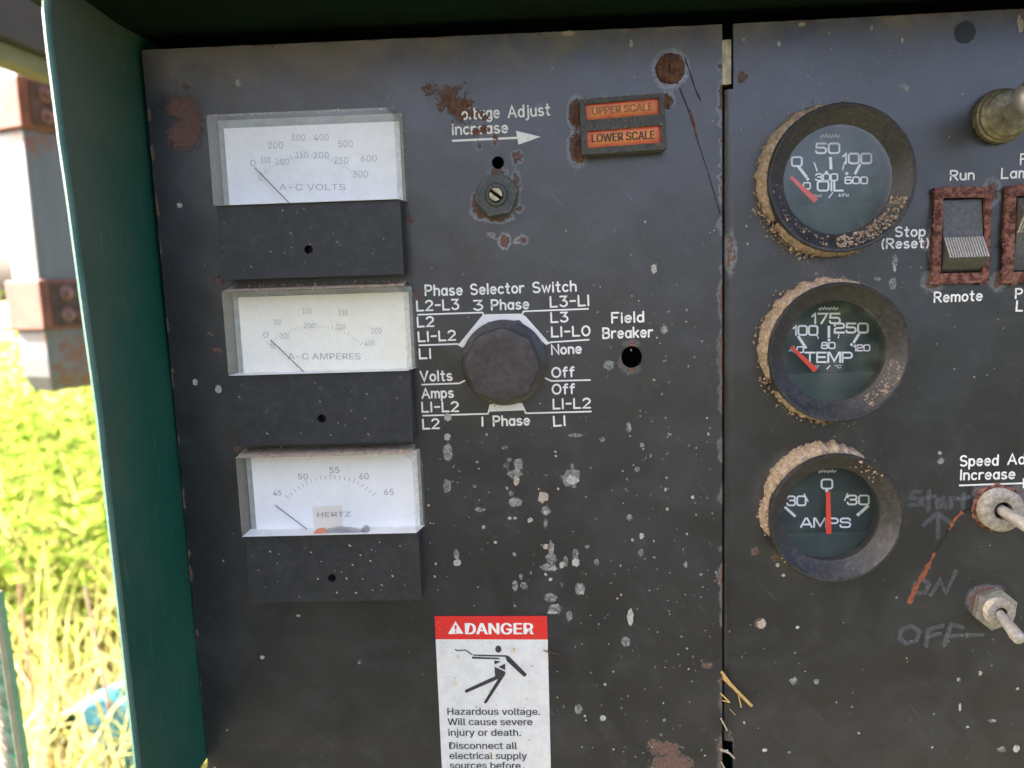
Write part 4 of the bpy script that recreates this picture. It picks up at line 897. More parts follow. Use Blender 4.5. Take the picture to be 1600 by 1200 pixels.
# ------------------------------------------------------------------ voltage adjuster
nc = P(776, 306, 0.003); root = thing('adjuster_nut', W3(nc, 0), 'small grey hex nut round a slotted brass shaft under the voltage adjust arrow', 'adjuster')
mb = MB(); hexp = lambda r, a_=0: [(nc[0] + r * math.cos(R(60 * i + a_)), nc[1] + r * math.sin(R(60 * i + a_))) for i in range(6)]
mb.lathe(nc, [(33 * PX, 0), (33 * PX, .0007), (31 * PX, .0010), (26 * PX, .0010)], 40); mb.build('washer', 'nut_paint', root, smooth=True)
mb = MB(); b_ = hexp(33 * PX, 8); plate(mb, b_, [circ(nc, 16 * PX, 24)], .0009, .0062); mb.build('nut', 'nut_paint', root, bevel=.0007)
mb = MB(); mb.lathe(nc, [(17 * PX, .001), (17 * PX, .0068), (15.5 * PX, .0075), (11 * PX, .0075), (11 * PX, .005)], 32); mb.build('collar', 'nut_paint', root, smooth=True)
ns = P(777, 300, .008); nsl = lambda s_: [tuple(np.array(nc) + 9.6 * PX * np.array([math.cos(t), math.sin(t)])) for t in s_]
mb = MB(); t0 = R(-38)
for sg in (0, math.pi): mb.prism(nsl([t0 + sg + R(14) + (math.pi - R(28)) * k / 14 for k in range(15)]), .004, .0092)
mb.build('shaft', 'brass', root, bevel=.0002)
mb = MB(); mb.disc(nc, 9.4 * PX, .0068, 24); mb.build('slot', 'slot', root)

# ------------------------------------------------------------------ indicator block
ci = crop(870, 130, 8.0); IH = .0075
fr_ = [P(*ci(*p), IH) for p in ((285, 200), (1338, 122), (1382, 822), (312, 895))]
cc = np.mean(np.array(fr_), axis=0); root = thing('indicator_lamp', W3(cc, 0), 'rectangular indicator block with two orange windows, upper scale and lower scale', 'indicator')
l1 = [P(*ci(*p), IH) for p in ((357, 262), (1275, 180), (1281, 385), (372, 462))]; l2 = [P(*ci(*p), IH) for p in ((372, 600), (1298, 520), (1304, 742), (382, 812))]
mb = MB(); plate(mb, fr_, [l1, l2], 0, IH); mb.build('housing', 'housing', root, bevel=.0005)
for ln, s, ba, bb, cp, mt in ((l1, 'UPPER SCALE', ci(445, 395), ci(1200, 335), 11.5, 'lens_ink_faded'), (l2, 'LOWER SCALE', ci(440, 738), ci(1222, 692), 12.5, 'lens_ink')):
    nx, nz = 40, 10; q = [np.array(p) for p in ln]; vs = []; ed = []
    for j in range(nz + 1):
        for i in range(nx + 1):
            a_, b_ = i / nx, j / nz; p = (q[0] * (1 - a_) + q[1] * a_) * (1 - b_) + (q[3] * (1 - a_) + q[2] * a_) * b_
            e = min(a_ * 9, (1 - a_) * 9, b_ * 2.6, (1 - b_) * 2.6, 1); vs.append((p[0], -(IH - .0012 + .0004 * e), p[1])); ed.append(1 - e)
    mb = MB(); mb.add(vs, [(j * (nx + 1) + i, j * (nx + 1) + i + 1, (j + 1) * (nx + 1) + i + 1, (j + 1) * (nx + 1) + i) for j in range(nz) for i in range(nx)])
    lo = mb.build('lens', 'amber', root, smooth=True); lo.data.attributes.new('edge', 'FLOAT', 'POINT').data.foreach_set('value', np.array(ed, dtype=np.float32))
    mb = MB(); ftext(mb, s, ba, bb, cp, IH - .0007, .6); mb.build('lettering', mt, lo)
mb = MB()
for u0, u1, v0, v1 in ((896, 912, 164, 196), (898, 914, 216, 250), (1030, 1046, 148, 168)):
    mb = MB(); mb.flat(blob(P((u0 + u1) / 2, (v0 + v1) / 2, .001), (u1 - u0) / 2 * PX * 1.1, (v1 - v0) / 2 * PX, u0, 24, .35), .0012 + u0 * 1e-8); mb.build('mounting_ear', 'rust', root)
rg = random.Random(5); mb = MB()
for i in range(120):
    t = rg.random(); e = rg.choice((0, 1)); A_, B_ = ((fr_[0], fr_[1]), (l2[0], l2[1]))[e]
    p = np.array(A_) * (1 - t) + np.array(B_) * t; mb.chunk((p[0], -(IH - .0002 - rg.random() * (.0008 if e else .004)), p[1] + .0002), rg.uniform(.0002, .0005), rg)
tag(mb.build('settled_dirt', 'dust_m', root), kind='stuff')

# rusted bolt head, dark plug spot, seam hardware
bc = P(1047.5, 107.5); root = thing('bolt_head', W3(bc, 0), 'round rust-eaten bolt head near the top right corner of the left panel', 'bolt')
mb = MB(); mb.lathe(bc, [(21.5 * PX, .0), (20.5 * PX, .0009), (18 * PX, .0014), (10 * PX, .0017), (.00001, .0018)], 48, rf=lambda t, h: 1 + .10 * fbm(math.cos(t), math.sin(t), 2.2, 3, 4)); mb.build('head', 'rust', root, smooth=True)
mb = MB(); mb.prism([P(1044, 100, .002), P(1047, 100, .002), P(1048, 113, .002), P(1045, 113, .002)], .001, .0019); mb.build('drive_slot', 'slot', root)
mb = MB(); mb.prism([P(1126, 61.5), P(1143.5, 60), P(1143.5, 131), P(1126, 132)], -.012, -.0004)
mb.build('metal_spacer', 'seam_metal', None, bevel=.0004, origin=W3(P(1135, 131), -.003)); tag(bpy.data.objects['metal_spacer'], 'scuffed bright metal spacer showing in the notch of the seam', 'spacer')

# ------------------------------------------------------------------ danger sticker
ck = crop(640, 940, 4.615); SH = .00022
so_ = [P(*ck(180, 105), SH), P(*ck(990, 104), SH), P(866, 1420, SH), P(701, 1420, SH)]
root = thing('warning_sticker', W3(so_[3], 0), 'white danger sticker with a red header and a falling figure', 'sticker')
zc = lambda x, y, h=SH: P(*ck(x, y), h)
mb = MB(); mb.prism([P(*ck(188, 272), SH), P(*ck(996, 274), SH), so_[2], so_[3]], .00012, SH); base_ = mb.build('backing', 'st_white', root)
mb = MB(); mb.prism([P(*ck(180, 105), SH), P(*ck(990, 104), SH), P(*ck(996, 273.5), SH), P(*ck(188, 271.5), SH)], .00012, SH + 1e-5); red = mb.build('header', 'st_red', root)
mb = MB(); ftext(mb, 'DANGER', ck(405, 234), ck(890, 234), 17, SH + 9e-5, 1.15)
mb.flat([zc(x, y, SH + 9e-5) for x, y in ((331, 142), (389, 231), (277, 234))], SH + 9e-5); mb.build('header_lettering', 'print_bright', red)
mb = MB(); mb.flat([zc(x, y, SH + 1.4e-4) for x, y in ((322, 172), (342, 172), (336, 206), (329, 206))], SH + 1.4e-4); mb.disc(zc(332, 218), 1.6 * PX, SH + 1.4e-4, 16); mb.build('exclamation_mark', 'st_red', red)
mb = MB(); hp = SH + 9e-5
mb.disc(zc(640, 342), 5.1 * PX, hp, 32, 6.1 * PX)
for k, poly in enumerate((((446, 381), (700, 386), (718, 394), (845, 522), (838, 538), (822, 540), (700, 428), (690, 398), (470, 391)), ((448, 396), (640, 404), (655, 416), (452, 411)),
             ((610, 422), (660, 434), (612, 452)), ((690, 446), (690, 494), (640, 470)), ((612, 468), (692, 506), (688, 528), (660, 556), (640, 556), (616, 540)),
             ((618, 536), (404, 634), (398, 648), (408, 658), (642, 556)), ((690, 524), (556, 730), (544, 735), (534, 726), (648, 540)))):
    mb.flat([zc(x, y) for x, y in poly], hp + k * 3e-6)
ribbon(mb, [zc(x, y) for x, y in ((330, 344), (346, 353), (375, 350), (402, 348), (424, 362), (446, 380))], 2.0 * PX, hp)
mb.build('pictogram', 'st_black', base_)
mb = MB()
for s, x0, x1, y in (('Hazardous voltage.', 274, 940, 816), ('Will cause severe', 276, 885, 890), ('injury or death.', 280, 803, 967), ('Disconnect all', 287, 775, 1062), ('electrical supply', 289, 846, 1135), ('sources before', 292, 800, 1205), ('servicing.', 294, 640, 1278)):
    ftext(mb, s, ck(x0, y), ck(x1, y + 1), 10.4, hp, .42)
mb.build('warning_text', 'st_grey', base_)
st_m = simple('yellow_stain', (.66, .56, .38), (.7, .64, .5), .7)
for x, y, a_ in ((748, 350, 22), (325, 590, 20), (582, 1105, 22), (350, 395, 16)): wt = MB(); wt.flat(blob(zc(x, y), a_ / 4.6 * PX, a_ / 4.6 * PX, x, 20, .5), hp + 3e-5); wt.build('stain', st_m, base_)

rg = random.Random(77); mb = MB()
for i in range(75):
    x, y = rg.uniform(200, 985), rg.uniform(112, 1195); q = rg.uniform(1.2, 3.4) * (1 + rg.random() ** 5)
    mb.flat(blob(zc(x + (y - 100) * .03, y), q / 4.6 * PX * rg.uniform(1, 2.5), q / 4.6 * PX, i * 1.1, 10, .5, R(-30)), SH + 1.6e-4 + i * 1e-6)
tag(mb.build('dirt_fleck', 'fleck', base_), kind='stuff')

# ------------------------------------------------------------------ rocker switches
def rocker(outer, inner, flip, label):
    c = np.mean(np.array([P(*p) for p in outer]), axis=0); root = thing('rocker_switch', W3(c, 0), label, 'switch', 'rocker switches in rusted frames')
    FHt = .0022; q = [np.array(P(*p, FHt)) for p in outer]; rag = []
    for i in range(4):
        a_, b_ = q[i], q[(i + 1) % 4]; rag += rough_line(a_, b_, 30, .0007, i + c[0] * 50)
    inn = [P(*p, FHt) for p in inner]
    mb = MB(); plate(mb, rag, [inn], 0, FHt); mb.build('frame', 'rust_frame', root, bevel=.0005)
    rg = random.Random(int(abs(c[0]) * 1e5)); mb = MB()
    for i in range(170):
        k = rg.randrange(4); t = rg.random(); p = (q[k] * (1 - t) + q[(k + 1) % 4] * t); p = p + (c - p) * rg.uniform(-.02, .13)
        mb.chunk((p[0], -FHt * rg.uniform(.7, 1.1), p[1]), rg.uniform(.0004, .0011), rg, .5)
    tag(mb.build('rust_scale', 'rust_frame', root), kind='stuff')
    x0 = (inn[0][0] + inn[3][0]) / 2; x1 = (inn[1][0] + inn[2][0]) / 2; z1 = (inn[0][1] + inn[1][1]) / 2; z0 = (inn[2][1] + inn[3][1]) / 2; g = .0005
    x0 += g; x1 -= g; zm = z0 + (z1 - z0) * (.49 if not flip else .51)
    S = [(z1 - g, .0002), (zm, .0022), (z0 + .0058, .0075), (z0 + g, .0006)] if not flip else [(z1 - g, .0006), (z1 - .0058, .0070), (zm, .0022), (z0 + g, .0002)]
    slant = .0004
    vs = [(x0, .010, z1 - g)] + [(x0 + (.0003 if h > .005 else 0), -h, z) for z, h in S] + [(x0, .010, z0 + g)]
    vs2 = [(x1, y, z) for x, y, z in vs]; n_ = len(vs); mb = MB()
    mb.add(vs + vs2, [tuple(range(n_)), tuple(range(2 * n_ - 1, n_ - 1, -1))] + [(i, i + 1, n_ + i + 1, n_ + i) for i in range(n_ - 1)])
    body = mb.build('rocker', 'rocker', root, bevel=.0003)
    (za, ha), (zb, hb) = (S[1], S[2]) if not flip else (S[1], S[2])
    mb = MB(); nr = 15
    for i in range(nr):
        xa = x0 + (x1 - x0) * (i + .22) / nr; xb = x0 + (x1 - x0) * (i + .70) / nr; k = .0005; w3 = []
        mb.add([(xa, -ha - .0001, za - .0003), (xb, -ha - .0001, za - .0003), (xb, -hb - .0001, zb + .0003), (xa, -hb - .0001, zb + .0003), (xa, -ha - k, za - .0003), (xb, -ha - k, za - .0003), (xb, -hb - k, zb + .0003), (xa, -hb - k, zb + .0003)],
               [(4, 5, 6, 7), (0, 1, 5, 4), (1, 2, 6, 5), (2, 3, 7, 6), (3, 0, 4, 7)])
    mb.build('ribbing', 'rocker_rib', body)
    return root
rocker([(1461, 293), (1551, 291), (1545, 442), (1456, 443)], [(1474, 309), (1541, 308), (1536, 426), (1470, 427)], False, 'rocker switch in a heavily rusted frame between the run and remote words')
rocker([(1574, 290), (1668, 287), (1664, 440), (1567, 443)], [(1588, 306), (1655, 304), (1652, 423), (1584, 425)], True, 'rocker switch in a rusted frame cut off by the right edge of the photo')

# ------------------------------------------------------------------ push switch and toggles on the right
def ring_thread(mb, c, r, h0, h1, turns, seg=40):
    prof = [(r * .8, h0)]
    for i in range(turns):
        a_ = h0 + (h1 - h0) * i / turns; b_ = h0 + (h1 - h0) * (i + .5) / turns; prof += [(r * .94, a_), (r, b_)]
    prof += [(r * .94, h1), (r * .6, h1 + .0003), (r * .42, h1 - .0002), (r * .40, h1 - .003)]
    mb.lathe(c, prof, seg)
pc = P(1560, 183); root = thing('push_switch', W3(pc, 0), 'tarnished brass bushing with a grey ball knob at the upper right', 'push switch')
mb = MB(); mb.lathe(pc, [(38 * PX, 0), (39 * PX, .002), (38 * PX, .0035), (36 * PX, .004), (36 * PX, .0055), (33 * PX, .0062), (31 * PX, .0075), (24 * PX, .0085), (16 * PX, .0088), (.0001, .0088)], 44, rf=lambda t, h: 1 + .012 * math.cos(22 * t) * (h < .005)); mb.build('bushing', 'olive_metal', root, smooth=True)
mb = MB(); mb.tube([(pc[0], -.008, pc[1]), (pc[0] - .0014, -.022, pc[1] + .001)], .0032, 16); mb.build('stem', 'zinc', root, smooth=True)
mb = MB(); mb.lathe((pc[0] - .0016, pc[1] + .001), [(.0001, .0195)] + [(.0078 * math.sin(R(t)), .0272 - .0078 * math.cos(R(t))) for t in range(12, 180, 12)] + [(.00005, .035)], 36); mb.build('ball_knob', 'zinc', root, smooth=True)
tc1 = P(1557, 793); root = thing('toggle_switch', W3(tc1, 0), 'toggle switch with round threaded bushing ringed in rust under the speed lettering', 'toggle switch', 'toggle switches at the right edge')
mb = MB(); ring_thread(mb, tc1, 33 * PX, 0, .0052, 7); mb.build('bushing', 'threads', root, smooth=True)
mb = MB(); mb.lathe(tc1, [(38 * PX, .0001), (36 * PX, .0006), (30 * PX, .0008)], 60, rf=lambda t, h: 1 + .22 * fbm(math.cos(t), math.sin(t), 3.5, 4, 7)); mb.build('rust_ring', 'rust_frame', root)
b0 = Vector(W3(tc1, .003)); e0 = Vector(W3(P(1625, 834, .022), .022)); mb = MB()
mb.tube([b0, b0.lerp(e0, .25), b0.lerp(e0, .8), b0.lerp(e0, .97), e0], [.0022, .0023, .0028, .0026, .0012], 18); mb.build('lever', 'lever', root, smooth=True)
tc2 = P(1551, 949); root = thing('toggle_switch', W3(tc2, 0), 'toggle switch with bright hexagonal nut beside the scrawled on and off', 'toggle switch', 'toggle switches at the right edge')
hx = [(tc2[0] + 34 * PX * math.cos(R(60 * i + 20)), tc2[1] + 34 * PX * math.sin(R(60 * i + 20))) for i in range(6)]
mb = MB(); plate(mb, hx, [circ(tc2, 22 * PX, 28)], 0, .0028); mb.build('nut', 'zinc', root, bevel=.0005)
mb = MB(); ring_thread(mb, tc2, 22.5 * PX, .0001, .0065, 7); mb.build('bushing', 'threads', root, smooth=True)
b0 = Vector(W3(tc2, .003)); e0 = Vector(W3(P(1594, 1000, .023), .023)); mb = MB()
mb.tube([b0, b0.lerp(e0, .3), b0.lerp(e0, .85), b0.lerp(e0, .96), e0], [.0018, .0020, .0026, .0024, .0012], 18); mb.build('lever', 'lever', root, smooth=True)

# straws caught in the seam and on the sticker edge
c8 = crop(900, 900, 4.0)
mb = MB()
for pts, r_ in ((((908, 596), (960, 665), (1010, 728)), 2.3), (((920, 625), (1012, 722), (1098, 812)), 2.6), (((916, 640), (985, 700), (1020, 725)), 1.4), (((1014, 735), (1030, 815)), .9), (((905, 735), (955, 780)), 1.1), (((915, 778), (960, 785)), .9), (((960, 832), (992, 860)), .5)):
    mb.tube([W3(P(*c8(*p), .001), .001 + .0008 * (i == 1)) for i, p in enumerate(pts)], r_ * PX, 6)
mb.build('dry_straw', 'straw', None, origin=W3(P(1140, 1075), 0)); tag(bpy.data.objects['dry_straw'], 'golden wisp of dry straw sticking out of the seam', 'straw')
mb = MB()
for pts, r_ in ((((905, 890), (945, 965)), 1.2), (((908, 1085), (960, 1108), (990, 1140)), 1.8), (((905, 1095), (950, 1090)), 1.5), (((908, 1165), (935, 1215)), 1.3), (((925, 1100), (900, 1080)), 1.2)):
    mb.tube([W3(P(*c8(*p), .0008), .0008) for p in pts], r_ * PX, 6)
o = mb.build('dry_straw', 'spat_tan', None, origin=W3(P(1135, 1180), 0)); tag(o, 'pale straw bits lodged at the foot of the seam', 'straw')
mb = MB()
for pts, r_ in ((((965, 352), (1070, 380)), .9), (((995, 350), (1060, 382)), .8), (((1000, 375), (1045, 345)), .7), (((1015, 365), (1012, 440)), .8)): mb.tube([W3(P(*ck(*p), .0006), .0006) for p in pts], r_ * PX, 6)
o = mb.build('twig_scrap', 'twig', None, origin=W3(P(860, 1018), 0)); tag(o, 'tiny dark twig scrap stuck at the right edge of the sticker', 'twig')

# ------------------------------------------------------------------ cabinet round the panels
root = thing('generator_cabinet', (0.1, .3, GZ), 'dark green sheet steel generator cabinet framing the control panels', 'cabinet')
WH = .055; front_px = [(76.5, -60), (76, 20), (81, 70), (90, 140), (100, 220), (113, 310), (125, 400), (141, 520), (158, 640), (174, 790), (196, 990), (219, 1200), (232, 1320)]
back_px = [(214, -60), (218, 30), (222, 78), (231, 180), (241, 290), (250, 400), (262, 520), (275, 640), (290, 790), (309, 990), (328, 1200), (340, 1320)]
def interp(tab, v):
    for (u0, v0), (u1, v1) in zip(tab[:-1], tab[1:]):
        if v <= v1: return u0 + (u1 - u0) * (v - v0) / (v1 - v0)
    return tab[-1][0]
mb = MB(); rows = []; dv = []; NV, NU = 70, 14
for i in range(NV + 1):
    v = -60 + 1380 * i / NV; fx, fz = P(interp(front_px, v), v, WH); 
    # back edge at the same height, just behind the panel sheet
    bx = P(interp(back_px, v), v, 0)[0] - .0012
    row = []
    for j in range(NU + 1):
        t = j / NU; bul = .0016 * math.sin(math.pi * t) * (1 if i else 1)
        row.append((fx + (bx - fx) * t - bul * .4, -WH + (WH + .03) * t, fz + 0 * t)); dv.append(max(0, 1 - t * 1.35) * (.48 + .55 * max(0, 1 - i / 45)) + max(0, 1 - i / 30) * .35)
    rows.append(row)
mb.add([p for r_ in rows for p in r_], [(i * (NU + 1) + j, i * (NU + 1) + j + 1, (i + 1) * (NU + 1) + j + 1, (i + 1) * (NU + 1) + j) for i in range(NV) for j in range(NU)])
wl = mb.build('side_panel', 'green', root, smooth=True)
wl.data.attributes.new('dust', 'FLOAT', 'POINT').data.foreach_set('value', np.array(dv, dtype=np.float32))
mb = MB()
lip = [[(r_[0][0] + dx, r_[0][1] + dy, r_[0][2]) for dx, dy in ((.0002, .0006), (-.0001, -.0006), (-.0009, -.0011), (-.0019, -.0008), (-.0022, .0004), (-.0022, .012))] for r_ in rows]
mb.add([p for r_ in lip for p in r_], [(i * 6 + j, i * 6 + j + 1, (i + 1) * 6 + j + 1, (i + 1) * 6 + j) for i in range(NV) for j in range(5)])
mb.build('rolled_lip', 'green_lip', root, smooth=True)
xl = P(200, 60, 0)[0] - .004; ztop = P(222, 78)[1]; zr = P(1128, 38)[1]
# roof: folded green header above the panels, then the roof sheet running back
def zroof(x): return ztop + (zr - ztop) * (x - TLc[0]) / (TRc[0] - TLc[0]) + .006
mb = MB(); xa, xb = xl - .012, .62; y0 = -WH - .004
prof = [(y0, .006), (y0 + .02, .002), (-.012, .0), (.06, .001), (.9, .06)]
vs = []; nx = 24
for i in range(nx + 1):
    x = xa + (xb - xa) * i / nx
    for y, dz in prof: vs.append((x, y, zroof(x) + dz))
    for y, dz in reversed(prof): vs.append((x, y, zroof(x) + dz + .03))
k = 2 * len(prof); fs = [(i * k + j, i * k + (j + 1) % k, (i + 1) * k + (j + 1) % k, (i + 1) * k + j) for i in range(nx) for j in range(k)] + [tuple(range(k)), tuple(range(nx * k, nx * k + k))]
mb.add(vs, fs); rf_ = mb.build('roof_panel', 'green_shaded', root)
rf_.data.attributes.new('dust', 'FLOAT', 'POINT')
mb = MB(); zb = P(700, 1300)[1]
mb.box(xl - .002, xl + .002, .031, .9, GZ + .2, zr + .02); mb.box(xb - .004, xb, -WH, .9, GZ + .2, zr + .02); mb.box(xl + .002, xb - .004, .896, .9, GZ + .2, zr + .02)
mb.box(xl + .002, xb - .004, .004, .010, GZ + .2, zb); mb.box(xl + .002, xb - .004, .010, .896, GZ + .18, GZ + .2)
bd = mb.build('body_shell', 'green', root); bd.data.attributes.new('dust', 'FLOAT', 'POINT')
mb = MB(); mb.box(xl + .004, xb - .006, .075, .08, zb, zr + .012); mb.build('inner_bulkhead', 'dark', root)
mb = MB(); mb.box(xl - .01, xb + .01, .06, .88, GZ + .001, GZ + .179); mb.build('skid_base', 'brown', root)

# ------------------------------------------------------------------ outside, left of the cabinet
Yd = 1.30; A0 = W(63, 437, Yd); pl = Vector((-.117, .045, 0)).normalized(); pr = Vector((-pl.y, pl.x, 0)) * -1
if pr.x < 0: pr = -pr
zt_, zbm = W(50, 60, Yd).z, W(95, 604, Yd).z
root = thing('exhaust_duct', (A0.x, A0.y + .06, zbm), 'weathered grey steel duct with two rusty bolted straps left of the cabinet', 'duct')
def box_loop(off, z, wl_=.088, wr_=.19, cut=0):
    p0 = Vector((A0.x, A0.y, 0)) - pl * off - pr * off
    return [tuple(p0 + Vector((0, 0, z))), tuple(p0 + pl * (wl_ + 2 * off) + Vector((0, 0, z))), tuple(p0 + pl * (wl_ + 2 * off) + pr * (wr_ + 2 * off) + Vector((0, 0, z))), tuple(p0 + pr * (wr_ + 2 * off) + Vector((0, 0, z)))]
def tubebox(name, mat, parent, secs, bevel=0.004, rustf=None):
    mb = MB(); vs = []
    for s_ in secs: vs += s_
    k = len(secs); fs = [(i * 4 + j, i * 4 + (j + 1) % 4, (i + 1) * 4 + (j + 1) % 4, (i + 1) * 4 + j) for i in range(k - 1) for j in range(4)] + [(0, 1, 2, 3), tuple(range(4 * k - 4, 4 * k))]
    mb.add(vs, fs); ob = mb.build(name, mat, parent, bevel=bevel)
    if rustf: ob.data.attributes.new('rust', 'FLOAT', 'POINT').data.foreach_set('value', np.array([rustf(i // 4, i % 4) for i in range(4 * k)], dtype=np.float32))
    return ob
z1s, z2s = W(64, 437, Yd).z, W(75, 516, Yd).z; z3s, z4s = W(50, 118, Yd).z, W(52, 200, Yd).z
tubebox('duct_body', 'duct', root, [box_loop(0, z2s - .01 + (z4s + .03 - z2s) * k / 8) for k in range(9)] + [box_loop(0, zt_)], .006, lambda i, j: .12 + .22 * (i in (1, 7, 8)) + .15 * (j == 0))
tubebox('duct_end', 'duct', root, [box_loop(-.012, zbm - .012), box_loop(-.002, zbm + .02), box_loop(.0005, (zbm + z2s) / 2), box_loop(.0005, z2s + .005)], .004, lambda i, j: (.62 if j in (0, 3) and i < 3 else .1) if j else .42)
for za, zb_ in ((z2s, z1s), (z4s, z3s)):
    st_ = tubebox('strap', 'strap', root, [box_loop(.010, za), box_loop(.010, zb_)], .004)
    zm_ = (za + zb_) / 2; hh = zb_ - za
    for dz in (.22, -.22):
        for k, dd in enumerate((.045, .085)):
            p0 = Vector((A0.x, A0.y, zm_ + dz * hh)) + pr * dd - pl * .010; nrm = -pl; mb = MB()
            mb.tube([p0 - nrm * .002, p0 + nrm * .006, p0 + nrm * .006 + nrm * .001, p0 + nrm * .02], [.017, .017, .009, .008], 10 if k else 6)
            mb.build('bolt', 'strap_dark', st_, bevel=.0015)
    mb = MB(); p0 = Vector((A0.x, A0.y, 0)) - pl * .0105; vs = []
    for s_, zz in ((.012, zb_ - .008), (.15, zb_ - .01), (.15, za + .012), (.012, za + .008)): vs.append(tuple(p0 + pr * s_ - pl * .002 + Vector((0, 0, zz))))
    mb.add(vs, [(0, 1, 2, 3)]); mb.build('strap_shaded_side', 'strap_shaded', st_)  # darker sheet over the right face, painted shade on the strap
# roof edge seen at the upper left: dark underside and olive beam, running away from us
b0, b1 = W(-260, -35, .6), W(92, 139, .98); b1.z = b0.z
t_ = (b1.z - CAM[2]) / ray(92, 139)[2]; b1 = Vector(CAM + t_ * ray(92, 139)); t0 = (b1.z - CAM[2]) / ray(-10, 104)[2]; b0 = Vector(CAM + t0 * ray(-10, 104))
dr_ = (b1 - b0).normalized(); sd_ = Vector((dr_.y, -dr_.x, 0)); e0 = b0 - dr_ * .25; e1 = b1 + dr_ * .08; bh = (b0 - Vector(CAM)).length * 23 / F
root = thing('lean_to_roof', (b0.x, b0.y, GZ), 'dark roof underside edged by an olive beam at the upper left', 'roof')
mb = MB(); vs = [tuple(e + Vector((0, 0, z)) + sd_ * s_) for e in (e0, e1) for s_, z in ((0, 0), (.04, 0), (.04, bh), (0, bh))]
mb.add(vs, [(0, 1, 2, 3), (4, 5, 6, 7), (0, 1, 5, 4), (1, 2, 6, 5), (2, 3, 7, 6), (3, 0, 4, 7)]); mb.build('beam', 'olive', root, bevel=.003)
mb = MB(); vs = [tuple(e + Vector((0, 0, z)) + sd_ * s_) for e in (e0, e1) for s_, z in ((.0, bh + .001), (.0 - 1.2, bh + .25), (-1.2, bh + .30), (.0, bh + .06))]
vs = [tuple(e + Vector((0, 0, z)) + sd_ * s_) for e in (e0, e1) for s_, z in ((.06, bh + .001), (.06, bh + .9), (.02, bh + .9), (.02, bh + .001))]
mb.add(vs, [(0, 1, 2, 3), (4, 5, 6, 7), (0, 1, 5, 4), (1, 2, 6, 5), (2, 3, 7, 6), (3, 0, 4, 7)]); mb.build('fascia', 'brown', root)

# hinged steel strip and a twisted rope at the lower left
q0, q1 = W(-3, 925, .22), W(52, 1290, .16); dq = (q1 - q0); up_ = q0 - dq * .6
mb = MB(); wv = Vector((-.0042, -.0015, 0)); tv = Vector((.0015, .004, 0))
vs = [tuple(p + a_) for p in (q0, q1 + dq * .6) for a_ in (Vector((0, 0, 0)), wv, wv + tv, tv)]
mb.add(vs, [(0, 1, 2, 3), (4, 5, 6, 7), (0, 1, 5, 4), (1, 2, 6, 5), (2, 3, 7, 6), (3, 0, 4, 7)])
o = mb.build('steel_strip', 'beige', None, origin=tuple(q1), bevel=.0005); tag(o, 'slanting beige steel strip in the lower left corner', 'strip')
mb = MB(); r0, r1 = W(-14, 1020, .24), W(24, 1300, .18)
for s_ in range(3):
    pts = []
    for k in range(61):
        p = r0.lerp(r1, k / 60); t = k * .26 + s_ * 2.094; pts.append(p + Vector((math.cos(t), .6 * math.sin(t), math.sin(t) * .2)) * .0042)
    mb.tube(pts, .0046, 10)
o = mb.build('twisted_rope', 'rope', None, origin=tuple(r1), smooth=True); tag(o, 'thick grey twisted rope hanging behind the beige strip', 'rope')
# dry stalks, tarp
for pts, r_, lb in ((((133, 916), (146, 980), (158, 1040), (174, 1122)), .006, 'straight brown dead stalk standing in the grass beside the cabinet'), (((28, 900), (35, 960), (44, 1030), (52, 1100)), .005, 'pinkish dead stalk in bright grass beside the beige strip'), (((112, 1112), (104, 1135), (102, 1170), (104, 1230)), .006, 'short orange-brown stalk at the bottom edge of the grass')):
    mb = MB(); n_ = len(pts); mb.tube([W(*p, 1.75 - .25 * i / n_) for i, p in enumerate(pts)], [r_ * (.55 + .45 * i / n_) for i in range(n_)], 7)
    o = mb.build('dead_stalk', 'twig' if 'brown dead' in lb else 'strap', None, origin=tuple(W(*pts[-1], 1.5)), smooth=True); tag(o, lb, 'stalk', 'dead stalks in the grass')
rg = random.Random(12)
tcn = W(190, 1095, 2.0); tcn = Vector(CAM + ray(185, 1090) * ((GZ + .26 - CAM[2]) / ray(185, 1090)[2]))
mb = MB(); n_ = 24; vs = []
for i in range(n_ + 1):
    for j in range(n_ + 1):
        x, y = (i / n_ - .5) * .32, (j / n_ - .5) * .26; vs.append((tcn.x + x * .8 + y * .3, tcn.y + y - x * .3, tcn.z + .05 * fbm(x, y, 5, 3, 2) + .12 * (1 - (2 * x / .32) ** 2) - .1))
mb.add(vs, [(i * (n_ + 1) + j, i * (n_ + 1) + j + 1, (i + 1) * (n_ + 1) + j + 1, (i + 1) * (n_ + 1) + j) for i in range(n_) for j in range(n_)])
o = mb.build('blue_tarp', 'tarp', None, origin=(tcn.x, tcn.y, GZ), smooth=True); tag(o, 'crumpled light blue tarp lying in the grass at the cabinet edge', 'tarp')

